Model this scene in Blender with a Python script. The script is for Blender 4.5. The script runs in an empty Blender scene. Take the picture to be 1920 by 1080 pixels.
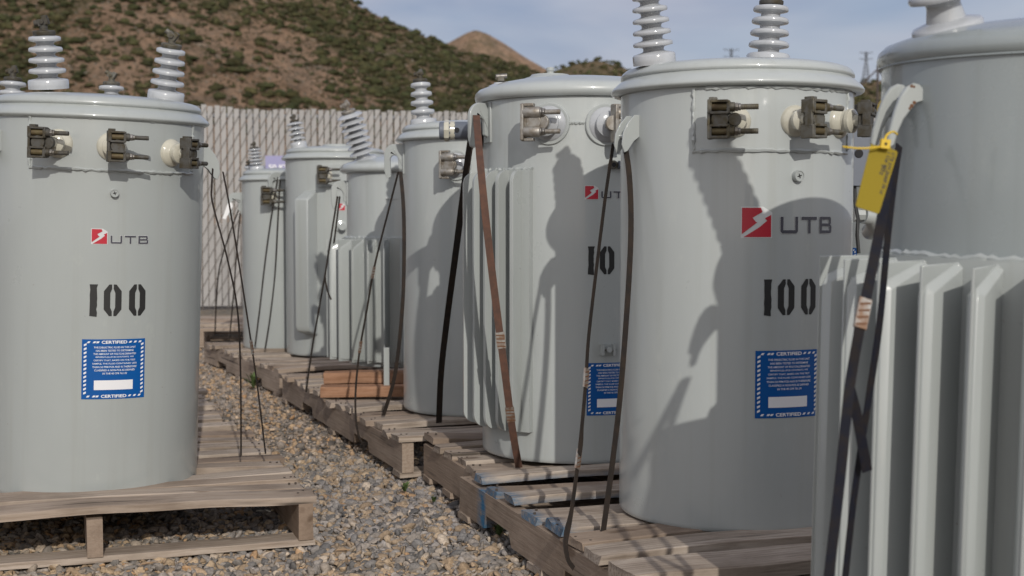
import bpy, bmesh, math, random
import numpy as np
from mathutils import Vector, Matrix, Euler, noise
from mathutils.geometry import tessellate_polygon
R = math.radians
PI = math.pi
random.seed(7)
rng = np.random.default_rng(11)
sc = bpy.context.scene
col = sc.collection

# ---------------------------------------------------------------- camera
CAM_H, FPX, PITCH = 0.82, 2500.0, math.atan(130/2500)
cd = bpy.data.cameras.new('camera'); cam = bpy.data.objects.new('camera', cd); col.objects.link(cam)
cam.location = (0, 0, CAM_H); cam.rotation_euler = (PI/2-PITCH, 0, 0)
cd.sensor_width = 36; cd.lens = FPX/1920*36; cd.clip_start = .05; cd.clip_end = 6000
cd.dof.use_dof = True; cd.dof.focus_distance = 3.3; cd.dof.aperture_fstop = 5.6
sc.camera = cam

# ---------------------------------------------------------------- sun and sky
SUN_BEAR, SUN_EL = R(13), R(27)          # bearing measured from straight behind the camera, towards the right
sdir = Vector((math.sin(SUN_BEAR)*math.cos(SUN_EL), -math.cos(SUN_BEAR)*math.cos(SUN_EL), math.sin(SUN_EL)))
ld = bpy.data.lights.new('sun', 'SUN'); ld.energy = 2.65; ld.angle = R(.6); ld.color = (1, .955, .88)
sun = bpy.data.objects.new('sun', ld); col.objects.link(sun)
sun.rotation_euler = sdir.to_track_quat('Z', 'Y').to_euler()
w = bpy.data.worlds.new('World'); sc.world = w; w.use_nodes = True
nt = w.node_tree; N = nt.nodes; L = nt.links
bg = N['Background']; sky = N.new('ShaderNodeTexSky'); sky.sky_type = 'NISHITA'; sky.sun_disc = False
sky.sun_elevation = SUN_EL; sky.sun_rotation = math.atan2(sdir.x, sdir.y)
sky.air_density = 1.0; sky.dust_density = 1.2; sky.ozone_density = 1.5
tc = N.new('ShaderNodeTexCoord'); mp = N.new('ShaderNodeMapping'); mp.inputs['Scale'].default_value = (1.6, 1.6, 5.5)
nz = N.new('ShaderNodeTexNoise'); nz.inputs['Scale'].default_value = 1.7; nz.inputs['Detail'].default_value = 5; nz.inputs['Roughness'].default_value = .5
rp = N.new('ShaderNodeValToRGB'); rp.color_ramp.elements[0].position = .36; rp.color_ramp.elements[1].position = .74
rp.color_ramp.elements[0].color = (.62, .62, .62, 1); rp.color_ramp.elements[1].color = (.97, .97, .97, 1)
mx = N.new('ShaderNodeMix'); mx.data_type = 'RGBA'; 
gsep = N.new('ShaderNodeSeparateXYZ'); L.new(tc.outputs['Generated'], gsep.inputs[0])
gm = N.new('ShaderNodeMapRange'); gm.inputs['From Min'].default_value = .75; gm.inputs['From Max'].default_value = -.6; L.new(gsep.outputs['Y'], gm.inputs['Value'])
cm = N.new('ShaderNodeMix'); cm.data_type = 'RGBA'; cm.inputs['A'].default_value = (3.45, 3.74, 4.88, 1); cm.inputs['B'].default_value = (8.2, 8.3, 8.8, 1)
L.new(gm.outputs[0], cm.inputs['Factor']); 
cn = N.new('ShaderNodeTexNoise'); cn.inputs['Scale'].default_value = 3.2; cn.inputs['Detail'].default_value = 4; cn.inputs['Roughness'].default_value = .45; cn.inputs['Distortion'].default_value = .4
cr = N.new('ShaderNodeValToRGB'); cr.color_ramp.elements[0].position = .38; cr.color_ramp.elements[1].position = .66; cr.color_ramp.elements[0].color = (.84, .86, .92, 1); cr.color_ramp.elements[1].color = (1.42, 1.29, 1.14, 1)
cx = N.new('ShaderNodeMix'); cx.data_type = 'RGBA'; cx.blend_type = 'MULTIPLY'; cx.inputs['Factor'].default_value = 1
L.new(mp.outputs[0], cn.inputs['Vector']); L.new(cn.outputs['Fac'], cr.inputs[0]); L.new(cm.outputs['Result'], cx.inputs['A']); L.new(cr.outputs[0], cx.inputs['B']); L.new(cx.outputs['Result'], mx.inputs['B'])
L.new(tc.outputs['Generated'], mp.inputs['Vector']); L.new(mp.outputs[0], nz.inputs['Vector'])
L.new(nz.outputs['Fac'], rp.inputs[0]); L.new(rp.outputs[0], mx.inputs['Factor'])
L.new(sky.outputs[0], mx.inputs['A']); L.new(mx.outputs['Result'], bg.inputs['Color'])
bg.inputs['Strength'].default_value = .105
sc.view_settings.view_transform = 'Standard'; sc.view_settings.look = 'None'
sc.view_settings.exposure = -0.06; sc.view_settings.gamma = 1
sc.render.engine = 'CYCLES'
sc.cycles.max_bounces = 6

# ---------------------------------------------------------------- viewing geometry used to survey positions
def ray(px, py):
    d = Vector(((px-960)/FPX, 1, -(py-540)/FPX))
    c, s = math.cos(PITCH), math.sin(PITCH)
    return Vector((d.x, d.y*c + d.z*s, -d.y*s + d.z*c))
def at(px, py, Y):
    d = ray(px, py); return Vector((0, 0, CAM_H)) + d*(Y/d.y)

# ---------------------------------------------------------------- materials
def mat(name, base, rough=.5, metal=0, coat=0, spec=.5):
    m = bpy.data.materials.new(name); m.use_nodes = True
    b = m.node_tree.nodes['Principled BSDF']
    b.inputs['Base Color'].default_value = (*base, 1); b.inputs['Roughness'].default_value = rough
    b.inputs['Metallic'].default_value = metal; b.inputs['Coat Weight'].default_value = coat
    b.inputs['Coat Roughness'].default_value = .07; b.inputs['Specular IOR Level'].default_value = spec
    return m
def nd(m, t, **kw):
    n = m.node_tree.nodes.new(t)
    for k, v in kw.items(): setattr(n, k, v)
    return n
def lk(m, a, b): m.node_tree.links.new(a, b)
def ramp(m, fac, stops):
    r = nd(m, 'ShaderNodeValToRGB'); e = r.color_ramp.elements
    while len(e) < len(stops): e.new(.5)
    for i, (p, c) in enumerate(stops): e[i].position = p; e[i].color = (*c, 1)
    lk(m, fac, r.inputs[0]); return r.outputs[0]
def noise_fac(m, scale, detail=4, rough=.55, coord='Object', sc3=(1,1,1), vec=None):
    if vec is None:
        vec = nd(m, 'ShaderNodeTexCoord').outputs[coord]
    mp_ = nd(m, 'ShaderNodeMapping'); mp_.inputs['Scale'].default_value = sc3; lk(m, vec, mp_.inputs['Vector'])
    n = nd(m, 'ShaderNodeTexNoise'); n.inputs['Scale'].default_value = scale
    n.inputs['Detail'].default_value = detail; n.inputs['Roughness'].default_value = rough
    lk(m, mp_.outputs[0], n.inputs['Vector']); return n.outputs['Fac']
def mixc(m, fac, a, b, mode='MIX'):
    x = nd(m, 'ShaderNodeMix', data_type='RGBA', blend_type=mode)
    for s, v in (('Factor', fac), ('A', a), ('B', b)):
        if isinstance(v, (int, float)): x.inputs[s].default_value = v
        elif isinstance(v, tuple): x.inputs[s].default_value = (*v, 1)
        else: lk(m, v, x.inputs[s])
    return x.outputs['Result']
def bump(m, fac, strength, dist):
    b = nd(m, 'ShaderNodeBump'); b.inputs['Strength'].default_value = strength; b.inputs['Distance'].default_value = dist
    lk(m, fac, b.inputs['Height']); lk(m, b.outputs[0], m.node_tree.nodes['Principled BSDF'].inputs['Normal'])
def setb(m, name, out): lk(m, out, m.node_tree.nodes['Principled BSDF'].inputs[name])

def paint_mat(name, base, rough=.34):
    m = mat(name, base, rough, coat=.55)
    dirt = noise_fac(m, 2.2, 6, .6, sc3=(1, 1, .35))
    streak = noise_fac(m, 26, 4, .6, sc3=(1, 1, .03))
    c1 = mixc(m, ramp(m, dirt, [(.38, (0,0,0)), (.75, (1,1,1))]), base, tuple(v*.9 for v in base))
    c2 = mixc(m, ramp(m, streak, [(.52, (0,0,0)), (.80, (.5,.5,.5))]), c1, (base[0]*.82, base[1]*.80, base[2]*.75))
    fleck = noise_fac(m, 75, 2, .5)
    scuff = noise_fac(m, 9, 7, .75, sc3=(1, 1, .5)); c2 = mixc(m, ramp(m, scuff, [(.60, (0,0,0)), (.72, (.30,.30,.30))]), c2, (base[0]*1.25, base[1]*1.22, base[2]*1.15))
    c3 = mixc(m, ramp(m, fleck, [(.76, (0,0,0)), (.80, (.6,.6,.6))]), c2, (.20, .17, .13))
    setb(m, 'Base Color', c3)
    setb(m, 'Roughness', ramp(m, noise_fac(m, 6, 5, .6), [(.3, (rough-.08,)*3), (.75, (rough+.12,)*3)]))
    bump(m, noise_fac(m, 3.0, 3, .5, sc3=(1, 1, .3)), .32, .02)
    return m
PAINT = paint_mat('grey_tank_paint', (.395, .42, .415))
PAINT_LIGHT = paint_mat('pale_grey_tank_paint', (.348, .371, .364))
PAINT_SHADED = paint_mat('shaded_grey_tank_paint', (.27, .30, .305), .28)  # right edge tank: its shade is put into this darker, cooler base colour
def porcelain(name, c):
    m = mat(name, c, .15, coat=.5)
    f = noise_fac(m, 30, 4, .6); setb(m, 'Base Color', mixc(m, ramp(m, f, [(.4, (0,0,0)), (.8, (1,1,1))]), c, tuple(v*.85 for v in c)))
    return m
PORC = porcelain('grey_porcelain', (.40, .415, .435))
CREAM = porcelain('cream_porcelain', (.50, .48, .40))
def metalm(name, a, b, rough=.5, metal=.8):
    m = mat(name, a, rough, metal)
    setb(m, 'Base Color', mixc(m, ramp(m, noise_fac(m, 45, 5, .6), [(.4, (0,0,0)), (.62, (1,1,1))]), a, b))
    bump(m, noise_fac(m, 220, 3, .6), .3, .001)
    return m
BRONZE = metalm('weathered_bronze', (.135, .13, .115), (.085, .07, .04), .6, .45)
BRONZE_RUST = metalm('rusty_bronze', (.12, .095, .045), (.085, .06, .03), .65, .35)
BRONZE_DK = metalm('dark_bronze', (.085, .082, .075), (.055, .045, .028), .65, .4)
TINNED = metalm('tinned_metal', (.34, .325, .30), (.22, .19, .155), .5, .6)
BOLT = metalm('zinc_bolt', (.30, .29, .28), (.19, .17, .14), .4, .8)
STEEL_DK = metalm('dark_steel_strap', (.028, .024, .022), (.040, .030, .024), .65, .05)
STEEL_BLUE = metalm('blued_steel_strap', (.011, .012, .019), (.019, .016, .016), .65, .05)
for _n in (STEEL_DK, STEEL_BLUE): _n.node_tree.nodes['Principled BSDF'].inputs['Specular IOR Level'].default_value = .12
RUST = metalm('rusty_steel_strap', (.070, .036, .025), (.10, .046, .029), .85, .05)
SEAL = metalm('crimped_strap_seal', (.33, .32, .30), (.20, .12, .075), .45, .6)
RUST_SPOT = mat('rust_patch', (.13, .06, .03), .9)
BLACK = mat('black_stencil_paint', (.012, .012, .012), .6)
RED = mat('red_vinyl', (.42, .018, .035), .35)
WHITE = mat('white_vinyl', (.72, .72, .74), .4)
DKGREY = mat('dark_grey_vinyl', (.06, .06, .075), .4)
BLUE = mat('blue_vinyl', (.0, .075, .285), .45, spec=.3)
RUBBER = mat('black_rubber', (.015, .015, .015), .5)
YELLOW = mat('yellow_plastic', (.62, .42, .02), .38)
YELLOW_SHADED = mat('shaded_yellow_vinyl_tag', (.25, .185, .008), .6, spec=.25)  # tag yellow lowered in the colour itself to stand for partial shade
INK = mat('marker_ink', (.02, .02, .03), .6)
BOXGREY = mat('grey_plastic', (.115, .13, .16), .45)
HOLE = mat('dark_opening', (.01, .01, .012), .8)
PURPLE = mat('lilac_sign_paint', (.26, .25, .42), .5)
PAPER = mat('white_tag', (.75, .75, .75), .6)

# wood: grain coordinates and tint come with each board
def wood_mat(name, c1, c2, c3):
    m = mat(name, c1, .85, spec=.25)
    g = nd(m, 'ShaderNodeAttribute', attribute_name='grain').outputs['Vector']
    t = nd(m, 'ShaderNodeAttribute', attribute_name='tint').outputs['Fac']
    fine = noise_fac(m, 120, 5, .65, vec=g, sc3=(.045, 1, 1)); big = noise_fac(m, 9, 4, .6, vec=g, sc3=(.25, 1, 1))
    wv = nd(m, 'ShaderNodeTexWave', wave_type='BANDS', bands_direction='Y'); wv.inputs['Scale'].default_value = 24; wv.inputs['Distortion'].default_value = 7
    wv.inputs['Detail'].default_value = 3; wv.inputs['Detail Scale'].default_value = .8
    mpp = nd(m, 'ShaderNodeMapping'); mpp.inputs['Scale'].default_value = (.12, 1, 1); lk(m, g, mpp.inputs['Vector']); lk(m, mpp.outputs[0], wv.inputs['Vector'])
    a = mixc(m, ramp(m, big, [(.35, (0,0,0)), (.68, (1,1,1))]), c1, c2)
    b = mixc(m, ramp(m, fine, [(.38, (.6,.6,.6)), (.52, (0,0,0))]), a, tuple(v*.5 for v in c3))
    b = mixc(m, ramp(m, wv.outputs['Fac'], [(.0, (.38,.38,.38)), (.35, (0,0,0))]), b, tuple(v*.7 for v in c3))
    tt = nd(m, 'ShaderNodeMath', operation='MULTIPLY'); lk(m, t, tt.inputs[0]); tt.inputs[1].default_value = 1.3
    d = mixc(m, tt.outputs[0], b, tuple(v*.85 for v in c3))
    crack = noise_fac(m, 34, 3, .55, vec=g, sc3=(.035, 1, .35)); d = mixc(m, ramp(m, crack, [(.655, (0,0,0)), (.70, (.85,.85,.85))]), d, (.035, .028, .022))
    knot = noise_fac(m, 15, 2, .4, vec=g, sc3=(.5, 1, 1)); d = mixc(m, ramp(m, knot, [(.70, (0,0,0)), (.76, (.65,.65,.65))]), d, (.09, .055, .035))
    stain = noise_fac(m, 5, 5, .65, vec=g, sc3=(.6, 1, 1)); d = mixc(m, 1.0, d, ramp(m, stain, [(.36, (.68,.66,.64)), (.56, (1.05,1.05,1.05))]), 'MULTIPLY')
    bl = nd(m, 'ShaderNodeAttribute', attribute_name='blue').outputs['Fac']
    wear = noise_fac(m, 55, 4, .7, vec=g, sc3=(.4, 1, 1))
    mul = nd(m, 'ShaderNodeMath', operation='MULTIPLY'); lk(m, bl, mul.inputs[0]); lk(m, ramp(m, wear, [(.36, (.25,.25,.25)), (.55, (1,1,1))]), mul.inputs[1])
    d = mixc(m, mul.outputs[0], d, (.03, .12, .22))
    setb(m, 'Base Color', d); bump(m, fine, .7, .003)
    return m
WOOD = wood_mat('weathered_pallet_wood', (.45, .385, .325), (.36, .30, .245), (.29, .215, .16))
WOOD_RED = wood_mat('fresh_reddish_lumber', (.38, .24, .16), (.33, .19, .12), (.35, .17, .09))
NAIL = mat('nail_head', (.06, .045, .035), .7)

# ---------------------------------------------------------------- mesh helpers
class MB:
    def __init__(s): s.v = []; s.f = []; s.m = []; s.mats = []
    def mi(s, m):
        if m not in s.mats: s.mats.append(m)
        return s.mats.index(m)
    def add(s, vs, fs, m):
        o = len(s.v); k = s.mi(m); s.v += [Vector(v) for v in vs]
        s.f += [tuple(i+o for i in f) for f in fs]; s.m += [k]*len(fs)
    def box(s, c, size, m, M=None):
        x, y, z = [d/2 for d in size]
        vs = [Vector((a*x, b*y, e*z)) for a in (-1,1) for b in (-1,1) for e in (-1,1)]
        if M is not None: vs = [M @ v for v in vs]
        vs = [v+Vector(c) for v in vs]
        s.add(vs, [(0,1,3,2), (4,6,7,5), (0,4,5,1), (2,3,7,6), (0,2,6,4), (1,5,7,3)], m)
    def lathe(s, prof, m, origin=(0,0,0), axis=(0,0,1), seg=32, cap=True):
        a = Vector(axis).normalized(); q = a.to_track_quat('Z', 'Y'); o = Vector(origin); vs = []; fs = []
        for r, z in prof:
            for i in range(seg):
                t = 2*PI*i/seg; vs.append(o + q @ Vector((r*math.cos(t), r*math.sin(t), z)))
        n = len(prof)
        for j in range(n-1):
            for i in range(seg):
                i2 = (i+1) % seg; fs.append((j*seg+i, j*seg+i2, (j+1)*seg+i2, (j+1)*seg+i))
        if cap:
            fs.append(tuple(reversed(range(seg)))); fs.append(tuple((n-1)*seg+i for i in range(seg)))
        s.add(vs, fs, m)
    def rod(s, a, b, r, m, seg=10):
        a = Vector(a); b = Vector(b); s.lathe([(r, 0), (r, (b-a).length)], m, a, b-a, seg)
    def tube(s, pts, r, m, seg=8):
        pts = [Vector(p) for p in pts]; vs = []; fs = []; n = len(pts); rr = r if isinstance(r, (list, tuple)) else [r]*n
        up = Vector((0.3, .2, 1)).normalized()
        for i, p in enumerate(pts):
            d = (pts[min(i+1, n-1)]-pts[max(i-1, 0)]).normalized()
            u = d.cross(up); u = u.normalized() if u.length > 1e-4 else Vector((1,0,0)); v = d.cross(u)
            for k in range(seg):
                t = 2*PI*k/seg; vs.append(p + u*math.cos(t)*rr[i] + v*math.sin(t)*rr[i])
        for i in range(n-1):
            for k in range(seg):
                k2 = (k+1) % seg; fs.append((i*seg+k, i*seg+k2, (i+1)*seg+k2, (i+1)*seg+k))
        fs.append(tuple(range(seg))); fs.append(tuple((n-1)*seg+k for k in reversed(range(seg))))
        s.add(vs, fs, m)
    def prism(s, poly, m, o, ux, uy, thick, holes=()):
        """outline (plus holes) in the plane o+ux,uy, extruded both ways along the normal"""
        o = Vector(o); ux = Vector(ux); uy = Vector(uy); nn = ux.cross(uy).normalized()*(thick/2)
        loops = [list(poly)]+[list(h) for h in holes]
        tri = tessellate_polygon([[Vector((x, y, 0)) for x, y in l] for l in loops])
        flat = [p for l in loops for p in l]; n = len(flat)
        P = [o+ux*x+uy*y for x, y in flat]; vs = [p+nn for p in P]+[p-nn for p in P]
        fs = [tuple(t) for t in tri]+[tuple(n+i for i in reversed(t)) for t in tri]; k = 0
        for l in loops:
            for i in range(len(l)):
                j = (i+1) % len(l); fs.append((k+i, k+j, n+k+j, n+k+i))
            k += len(l)
        s.add(vs, fs, m)
    def ribbon(s, pts, width, side, thick, m):
        """flat band along pts; side = direction(s) of its width"""
        pts = [Vector(p) for p in pts]; n = len(pts); vs = []; fs = []
        for i, p in enumerate(pts):
            d = (pts[min(i+1, n-1)]-pts[max(i-1, 0)]).normalized()
            sd = Vector(side[i] if isinstance(side, list) else side); sd = (sd - d*sd.dot(d)).normalized(); nn = d.cross(sd)*(thick/2); sd = sd*(width/2)
            vs += [p-sd-nn, p+sd-nn, p+sd+nn, p-sd+nn]
        for i in range(n-1):
            for k in range(4):
                k2 = (k+1) % 4; fs.append((i*4+k, i*4+k2, (i+1)*4+k2, (i+1)*4+k))
        fs.append((0,3,2,1)); fs.append(tuple((n-1)*4+k for k in range(4))); s.add(vs, fs, m)
    def build(s, name, parent=None, sharp=38, bevel=0):
        me = bpy.data.meshes.new(name); me.from_pydata([tuple(v) for v in s.v], [], s.f); me.update()
        for m in s.mats: me.materials.append(m)
        me.polygons.foreach_set('material_index', s.m)
        bm = bmesh.new(); bm.from_mesh(me); bmesh.ops.recalc_face_normals(bm, faces=bm.faces)
        bm.to_mesh(me); bm.free()
        me.polygons.foreach_set('use_smooth', [True]*len(me.polygons)); me.set_sharp_from_angle(angle=R(sharp))
        o = bpy.data.objects.new(name, me); col.objects.link(o)
        if parent is not None: o.parent = parent
        if bevel:
            md = o.modifiers.new('bevel', 'BEVEL'); md.width = bevel; md.segments = 2; md.limit_method = 'ANGLE'; md.angle_limit = R(40)
        return o
def tag(o, label=None, cat=None, group=None, kind=None):
    if label: o['label'] = label
    if cat: o['category'] = cat
    if group: o['group'] = group
    if kind: o['kind'] = kind
    return o
def empty(name, loc, rot=(0,0,0)):
    o = bpy.data.objects.new(name, None); col.objects.link(o); o.location = loc; o.rotation_euler = rot; o.empty_display_size = .1; return o

def text_tris(s, offset=0.0):
    cu = bpy.data.curves.new('t', 'FONT'); cu.body = s; cu.size = 1; cu.offset = offset; cu.resolution_u = 3
    ob = bpy.data.objects.new('t', cu); col.objects.link(ob)
    dg = bpy.context.evaluated_depsgraph_get(); me = bpy.data.meshes.new_from_object(ob.evaluated_get(dg))
    v = [(p.co.x, p.co.y) for p in me.vertices]; f = [tuple(p.vertices) for p in me.polygons]
    bpy.data.objects.remove(ob); bpy.data.curves.remove(cu); bpy.data.meshes.remove(me); return v, f
_tc = {}
def text_fit(s, cx, cy, width, height=None, offset=0.0):
    """text centred on (cx,cy), stretched to width (and height if given)"""
    if (s, offset) not in _tc: _tc[(s, offset)] = text_tris(s, offset)
    v, f = _tc[(s, offset)]
    x0 = min(p[0] for p in v); x1 = max(p[0] for p in v); y0 = min(p[1] for p in v); y1 = max(p[1] for p in v)
    kx = width/(x1-x0); ky = kx if height is None else height/(y1-y0)
    return [(cx+(p[0]-(x0+x1)/2)*kx, cy+(p[1]-(y0+y1)/2)*ky) for p in v], f
def poly_tris(poly, maxe=.012):
    tri = tessellate_polygon([[Vector((x, y, 0)) for x, y in poly]]); v = list(poly); out = []; st = [tuple(t) for t in tri]
    while st:
        t = st.pop(); e = [(abs(v[t[i]][0]-v[t[(i+1) % 3]][0]), i) for i in range(3)]; mx_, i = max(e)
        if mx_ > maxe:
            a, b, c = t[i], t[(i+1) % 3], t[(i+2) % 3]; v.append(((v[a][0]+v[b][0])/2, (v[a][1]+v[b][1])/2)); k = len(v)-1
            st += [(a, k, c), (k, b, c)]
        else: out.append(t)
    return v, out

# ---------------------------------------------------------------- decals in metres (x right, y up), wrapped on a tank
def logo_shapes(h):
    """red square split by a pale lightning bolt; h = square side"""
    k = h
    # outline pieces traced on a unit square
    a = [(0, 0.14), (0, 1), (.64, 1), (.72, .90), (.33, .64), (.50, .56)]
    b = [(.05, 0), (1, 0), (1, .78), (.78, .66), (.90, .60), (.58, .36)]
    a = [(0, .10), (0, 1), (.64, 1), (.70, .86), (.36, .66), (.47, .52), (.52, .50)]
    b = [(.06, 0), (1, 0), (1, .76), (.78, .64), (.86, .56), (.60, .34)]
    return [[(x*k, y*k) for x, y in p] for p in (a, b)]
def stroke_letters(h):
    """wide block letters U T B, height h; returns polygons"""
    t = .20; P = []
    U = [(0, 1), (0, .12), (.12, 0), (1.12, 0), (1.24, .12), (1.24, 1), (1.24-t, 1), (1.24-t, t), (t, t), (t, 1)]
    T = [(0, 1), (1.24, 1), (1.24, 1-t), (.62+t/2, 1-t), (.62+t/2, 0), (.62-t/2, 0), (.62-t/2, 1-t), (0, 1-t)]
    B1 = [(0, 0), (t, 0), (t, 1), (0, 1)]
    B2 = [(t, 1), (1.0, 1), (1.10, .9), (1.10, .60), (1.02, .52), (1.16, .44), (1.16, .1), (1.06, 0), (t, 0), (t, t*.9), (1.16-t, t*.9), (1.16-t, .42), (t, .42), (t, .60), (1.10-t, .60), (1.10-t, 1-t*.9), (t, 1-t*.9)]
    for q, o in ((U, 0), (T, 1.50), (B1, 3.0), (B2, 3.0)): P.append([((x+o)*h, y*h) for x, y in q])
    return P
def stencil_zero(hh, ww):
    t = ww*.36; g = ww*.09; c = ww*.30; r = random.Random(int(hh*1e4))
    L_ = [(-g/2, hh), (-ww/2+c, hh), (-ww/2, hh-c*1.3), (-ww/2, c*1.3), (-ww/2+c, 0), (-g/2, 0), (-g/2, t*.75), (-ww/2+t+.12*t, t*1.1), (-ww/2+t, t*1.4), (-ww/2+t, hh-t*1.4), (-ww/2+t+.12*t, hh-t*1.1), (-g/2, hh-t*.75)]
    return [L_, [(-x, y) for x, y in reversed(L_)]]

class Tank:
    """transformer root with helpers in local space; local z=0 is the tank's foot"""
    def __init__(s, label, X, Y, z0, r, H, rot=(0,0,0), name='pole_transformer'):
        s.root = empty(name, (X, Y, z0), rot); s.r = r; s.H = H
        tag(s.root, label, 'transformer', 'oil filled transformers strapped on pallets')
        s.M = Matrix.Translation((X, Y, z0)) @ Euler(rot).to_matrix().to_4x4(); s.Mi = s.M.inverted()
    def hit(s, px, py, r=None):
        r = r or s.r; o = s.Mi @ Vector((0, 0, CAM_H)); d = (s.Mi.to_3x3() @ ray(px, py))
        a = d.x**2+d.y**2; b = 2*(o.x*d.x+o.y*d.y); c = o.x**2+o.y**2-r*r; D = b*b-4*a*c
        D = max(D, 0); t = (-b-math.sqrt(D))/(2*a); p = o+d*t
        return math.atan2(p.x, -p.y), p.z
    def n(s, phi): return Vector((math.sin(phi), -math.cos(phi), 0))
    def tg(s, phi): return Vector((math.cos(phi), math.sin(phi), 0))
    def loc(s, px, py, Y): return s.Mi @ at(px, py, Y)
    def decal(s, mb, tris, phi, z, m, lift):
        v, f = tris; rr = s.r+lift
        mb.add([tuple(s.n(phi+x/s.r)*rr+Vector((0, 0, z+y))) for x, y in v], f, m)

def bead(pts, r, mb, m, jit=.0016):
    p2 = []
    for i in range(len(pts)-1):
        a, b = Vector(pts[i]), Vector(pts[i+1]); k = max(2, int((b-a).length/.007))
        for j in range(k): p2.append(a.lerp(b, j/k) + Vector([random.uniform(-jit, jit) for _ in range(3)]))
    p2.append(Vector(pts[-1])); mb.tube(p2, [r*random.uniform(.6, 1.35) for _ in p2], m, 6)

def make_tank(T, paint, lid_R, style):
    r, H = T.r, T.H
    b = MB(); b.lathe([(r-.02, .012), (r-.012, 0), (r-.004, .0), (r-.001, .004), (r, .012), (r, H*.3), (r, H*.6), (r, H*.85), (r, H+.005)], paint, seg=128)
    b.build('tank', T.root)
    b = MB(); R_ = lid_R
    if style == 'stepped':
        prof = [(r+.002, H-.004), (r+.004, H-.009), (R_-.005, H-.007), (R_, H-.003), (R_, H+.001), (R_-.004, H+.007), (R_-.011, H+.014), (R_-.019, H+.021), (R_-.0255, H+.0245), (R_-.0265, H+.027), (R_-.0225, H+.0295), (R_-.0225, H+.035), (R_-.026, H+.042), (R_-.033, H+.048), (R_-.045, H+.052), (R_-.068, H+.056), (R_-.11, H+.061), (R_-.17, H+.065), (.02, H+.068)]
    else:
        prof = [(r+.002, H+.004), (r+.006, H-.002), (R_-.012, H-.004), (R_-.003, H+.002), (R_, H+.012), (R_-.002, H+.023), (R_-.012, H+.033), (R_-.03, H+.040), (R_-.06, H+.050), (R_-.12, H+.062), (R_-.19, H+.070), (.02, H+.074)]
    b.lathe(prof, paint, seg=128)
    return b.build('lid', T.root, sharp=60)

def hv_bushing(T, base, top, n, r0, r1, mcap, rings='disc', cap_h=.035, embed=.03, label=None, capkind=0):
    """base/top world points of the porcelain stack"""
    a = T.Mi @ base; t = T.Mi @ top; d = t-a; Lh = d.length; d.normalize(); b = MB()
    core = r0*.50; prof = [(core*1.3, -embed), (r0*1.04, -embed), (r0*1.04, -.004), (r0*1.04, min(.010, Lh*.07)), (r0*.98, min(.014, Lh*.10)), (core*1.15, min(.020, Lh*.125))]
    p = (Lh*.87)/n
    for i in range(n):
        z = Lh*.125+p*i; k = r0+(r1-r0)*(i+1)/n; c = core*(1-.12*i/n)
        if rings == 'disc':
            prof += [(c, z+p*.10), (c, z+p*.28), (c*1.12, z+p*.38), (k*.86, z+p*.46), (k*.97, z+p*.50), (k, z+p*.60), (k*.99, z+p*.80), (k*.92, z+p*.90), (c*1.2, z+p*.98)]
        else:
            prof += [(c, z+p*.15), (c, z+p*.45), (k*.93, z+p*.40), (k, z+p*.44), (k*.99, z+p*.55), (k*.80, z+p*.76), (c*1.15, z+p*.95)]
    prof += [(core*.9, Lh*.998), (core*.7, Lh)]
    b.lathe(prof, PORC, a, d, 36); o = b.build('high_voltage_bushing', T.root, sharp=50)
    if label: o['label'] = label
    c = MB(); k = r0/.044; cm = mcap
    c.lathe([(r0*.55, 0), (r0*.58, .003*k), (r0*.58, .009*k), (r0*.5, .011*k), (.009*k, .012*k), (.009*k, .024*k)], cm, t, d, 20)
    q = t+d*(.030*k)
    side = d.cross(Vector((0, 1, .2))).normalized()
    Mx = Matrix((side, d.cross(side), d)).transposed()
    Mr = Mx @ Matrix.Rotation(.25 if capkind == 0 else -.5, 3, 'Y')
    c.box(q, (.024*k, .018*k, .016*k), cm, Mr); c.rod(q-Mr @ Vector((.013*k, 0, 0)), q+Mr @ Vector((.021*k, 0, .002)), .007*k, cm)
    c.box(q+Mr @ Vector((-.006*k, 0, .009*k)), (.012*k, .014*k, .009*k), cm, Mr); c.rod(q-Mr @ Vector((0, .014*k, -.002)), q+Mr @ Vector((0, .014*k, 0)), .005*k, cm)
    c.build('terminal_cap', o, bevel=.001)
    return o

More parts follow.
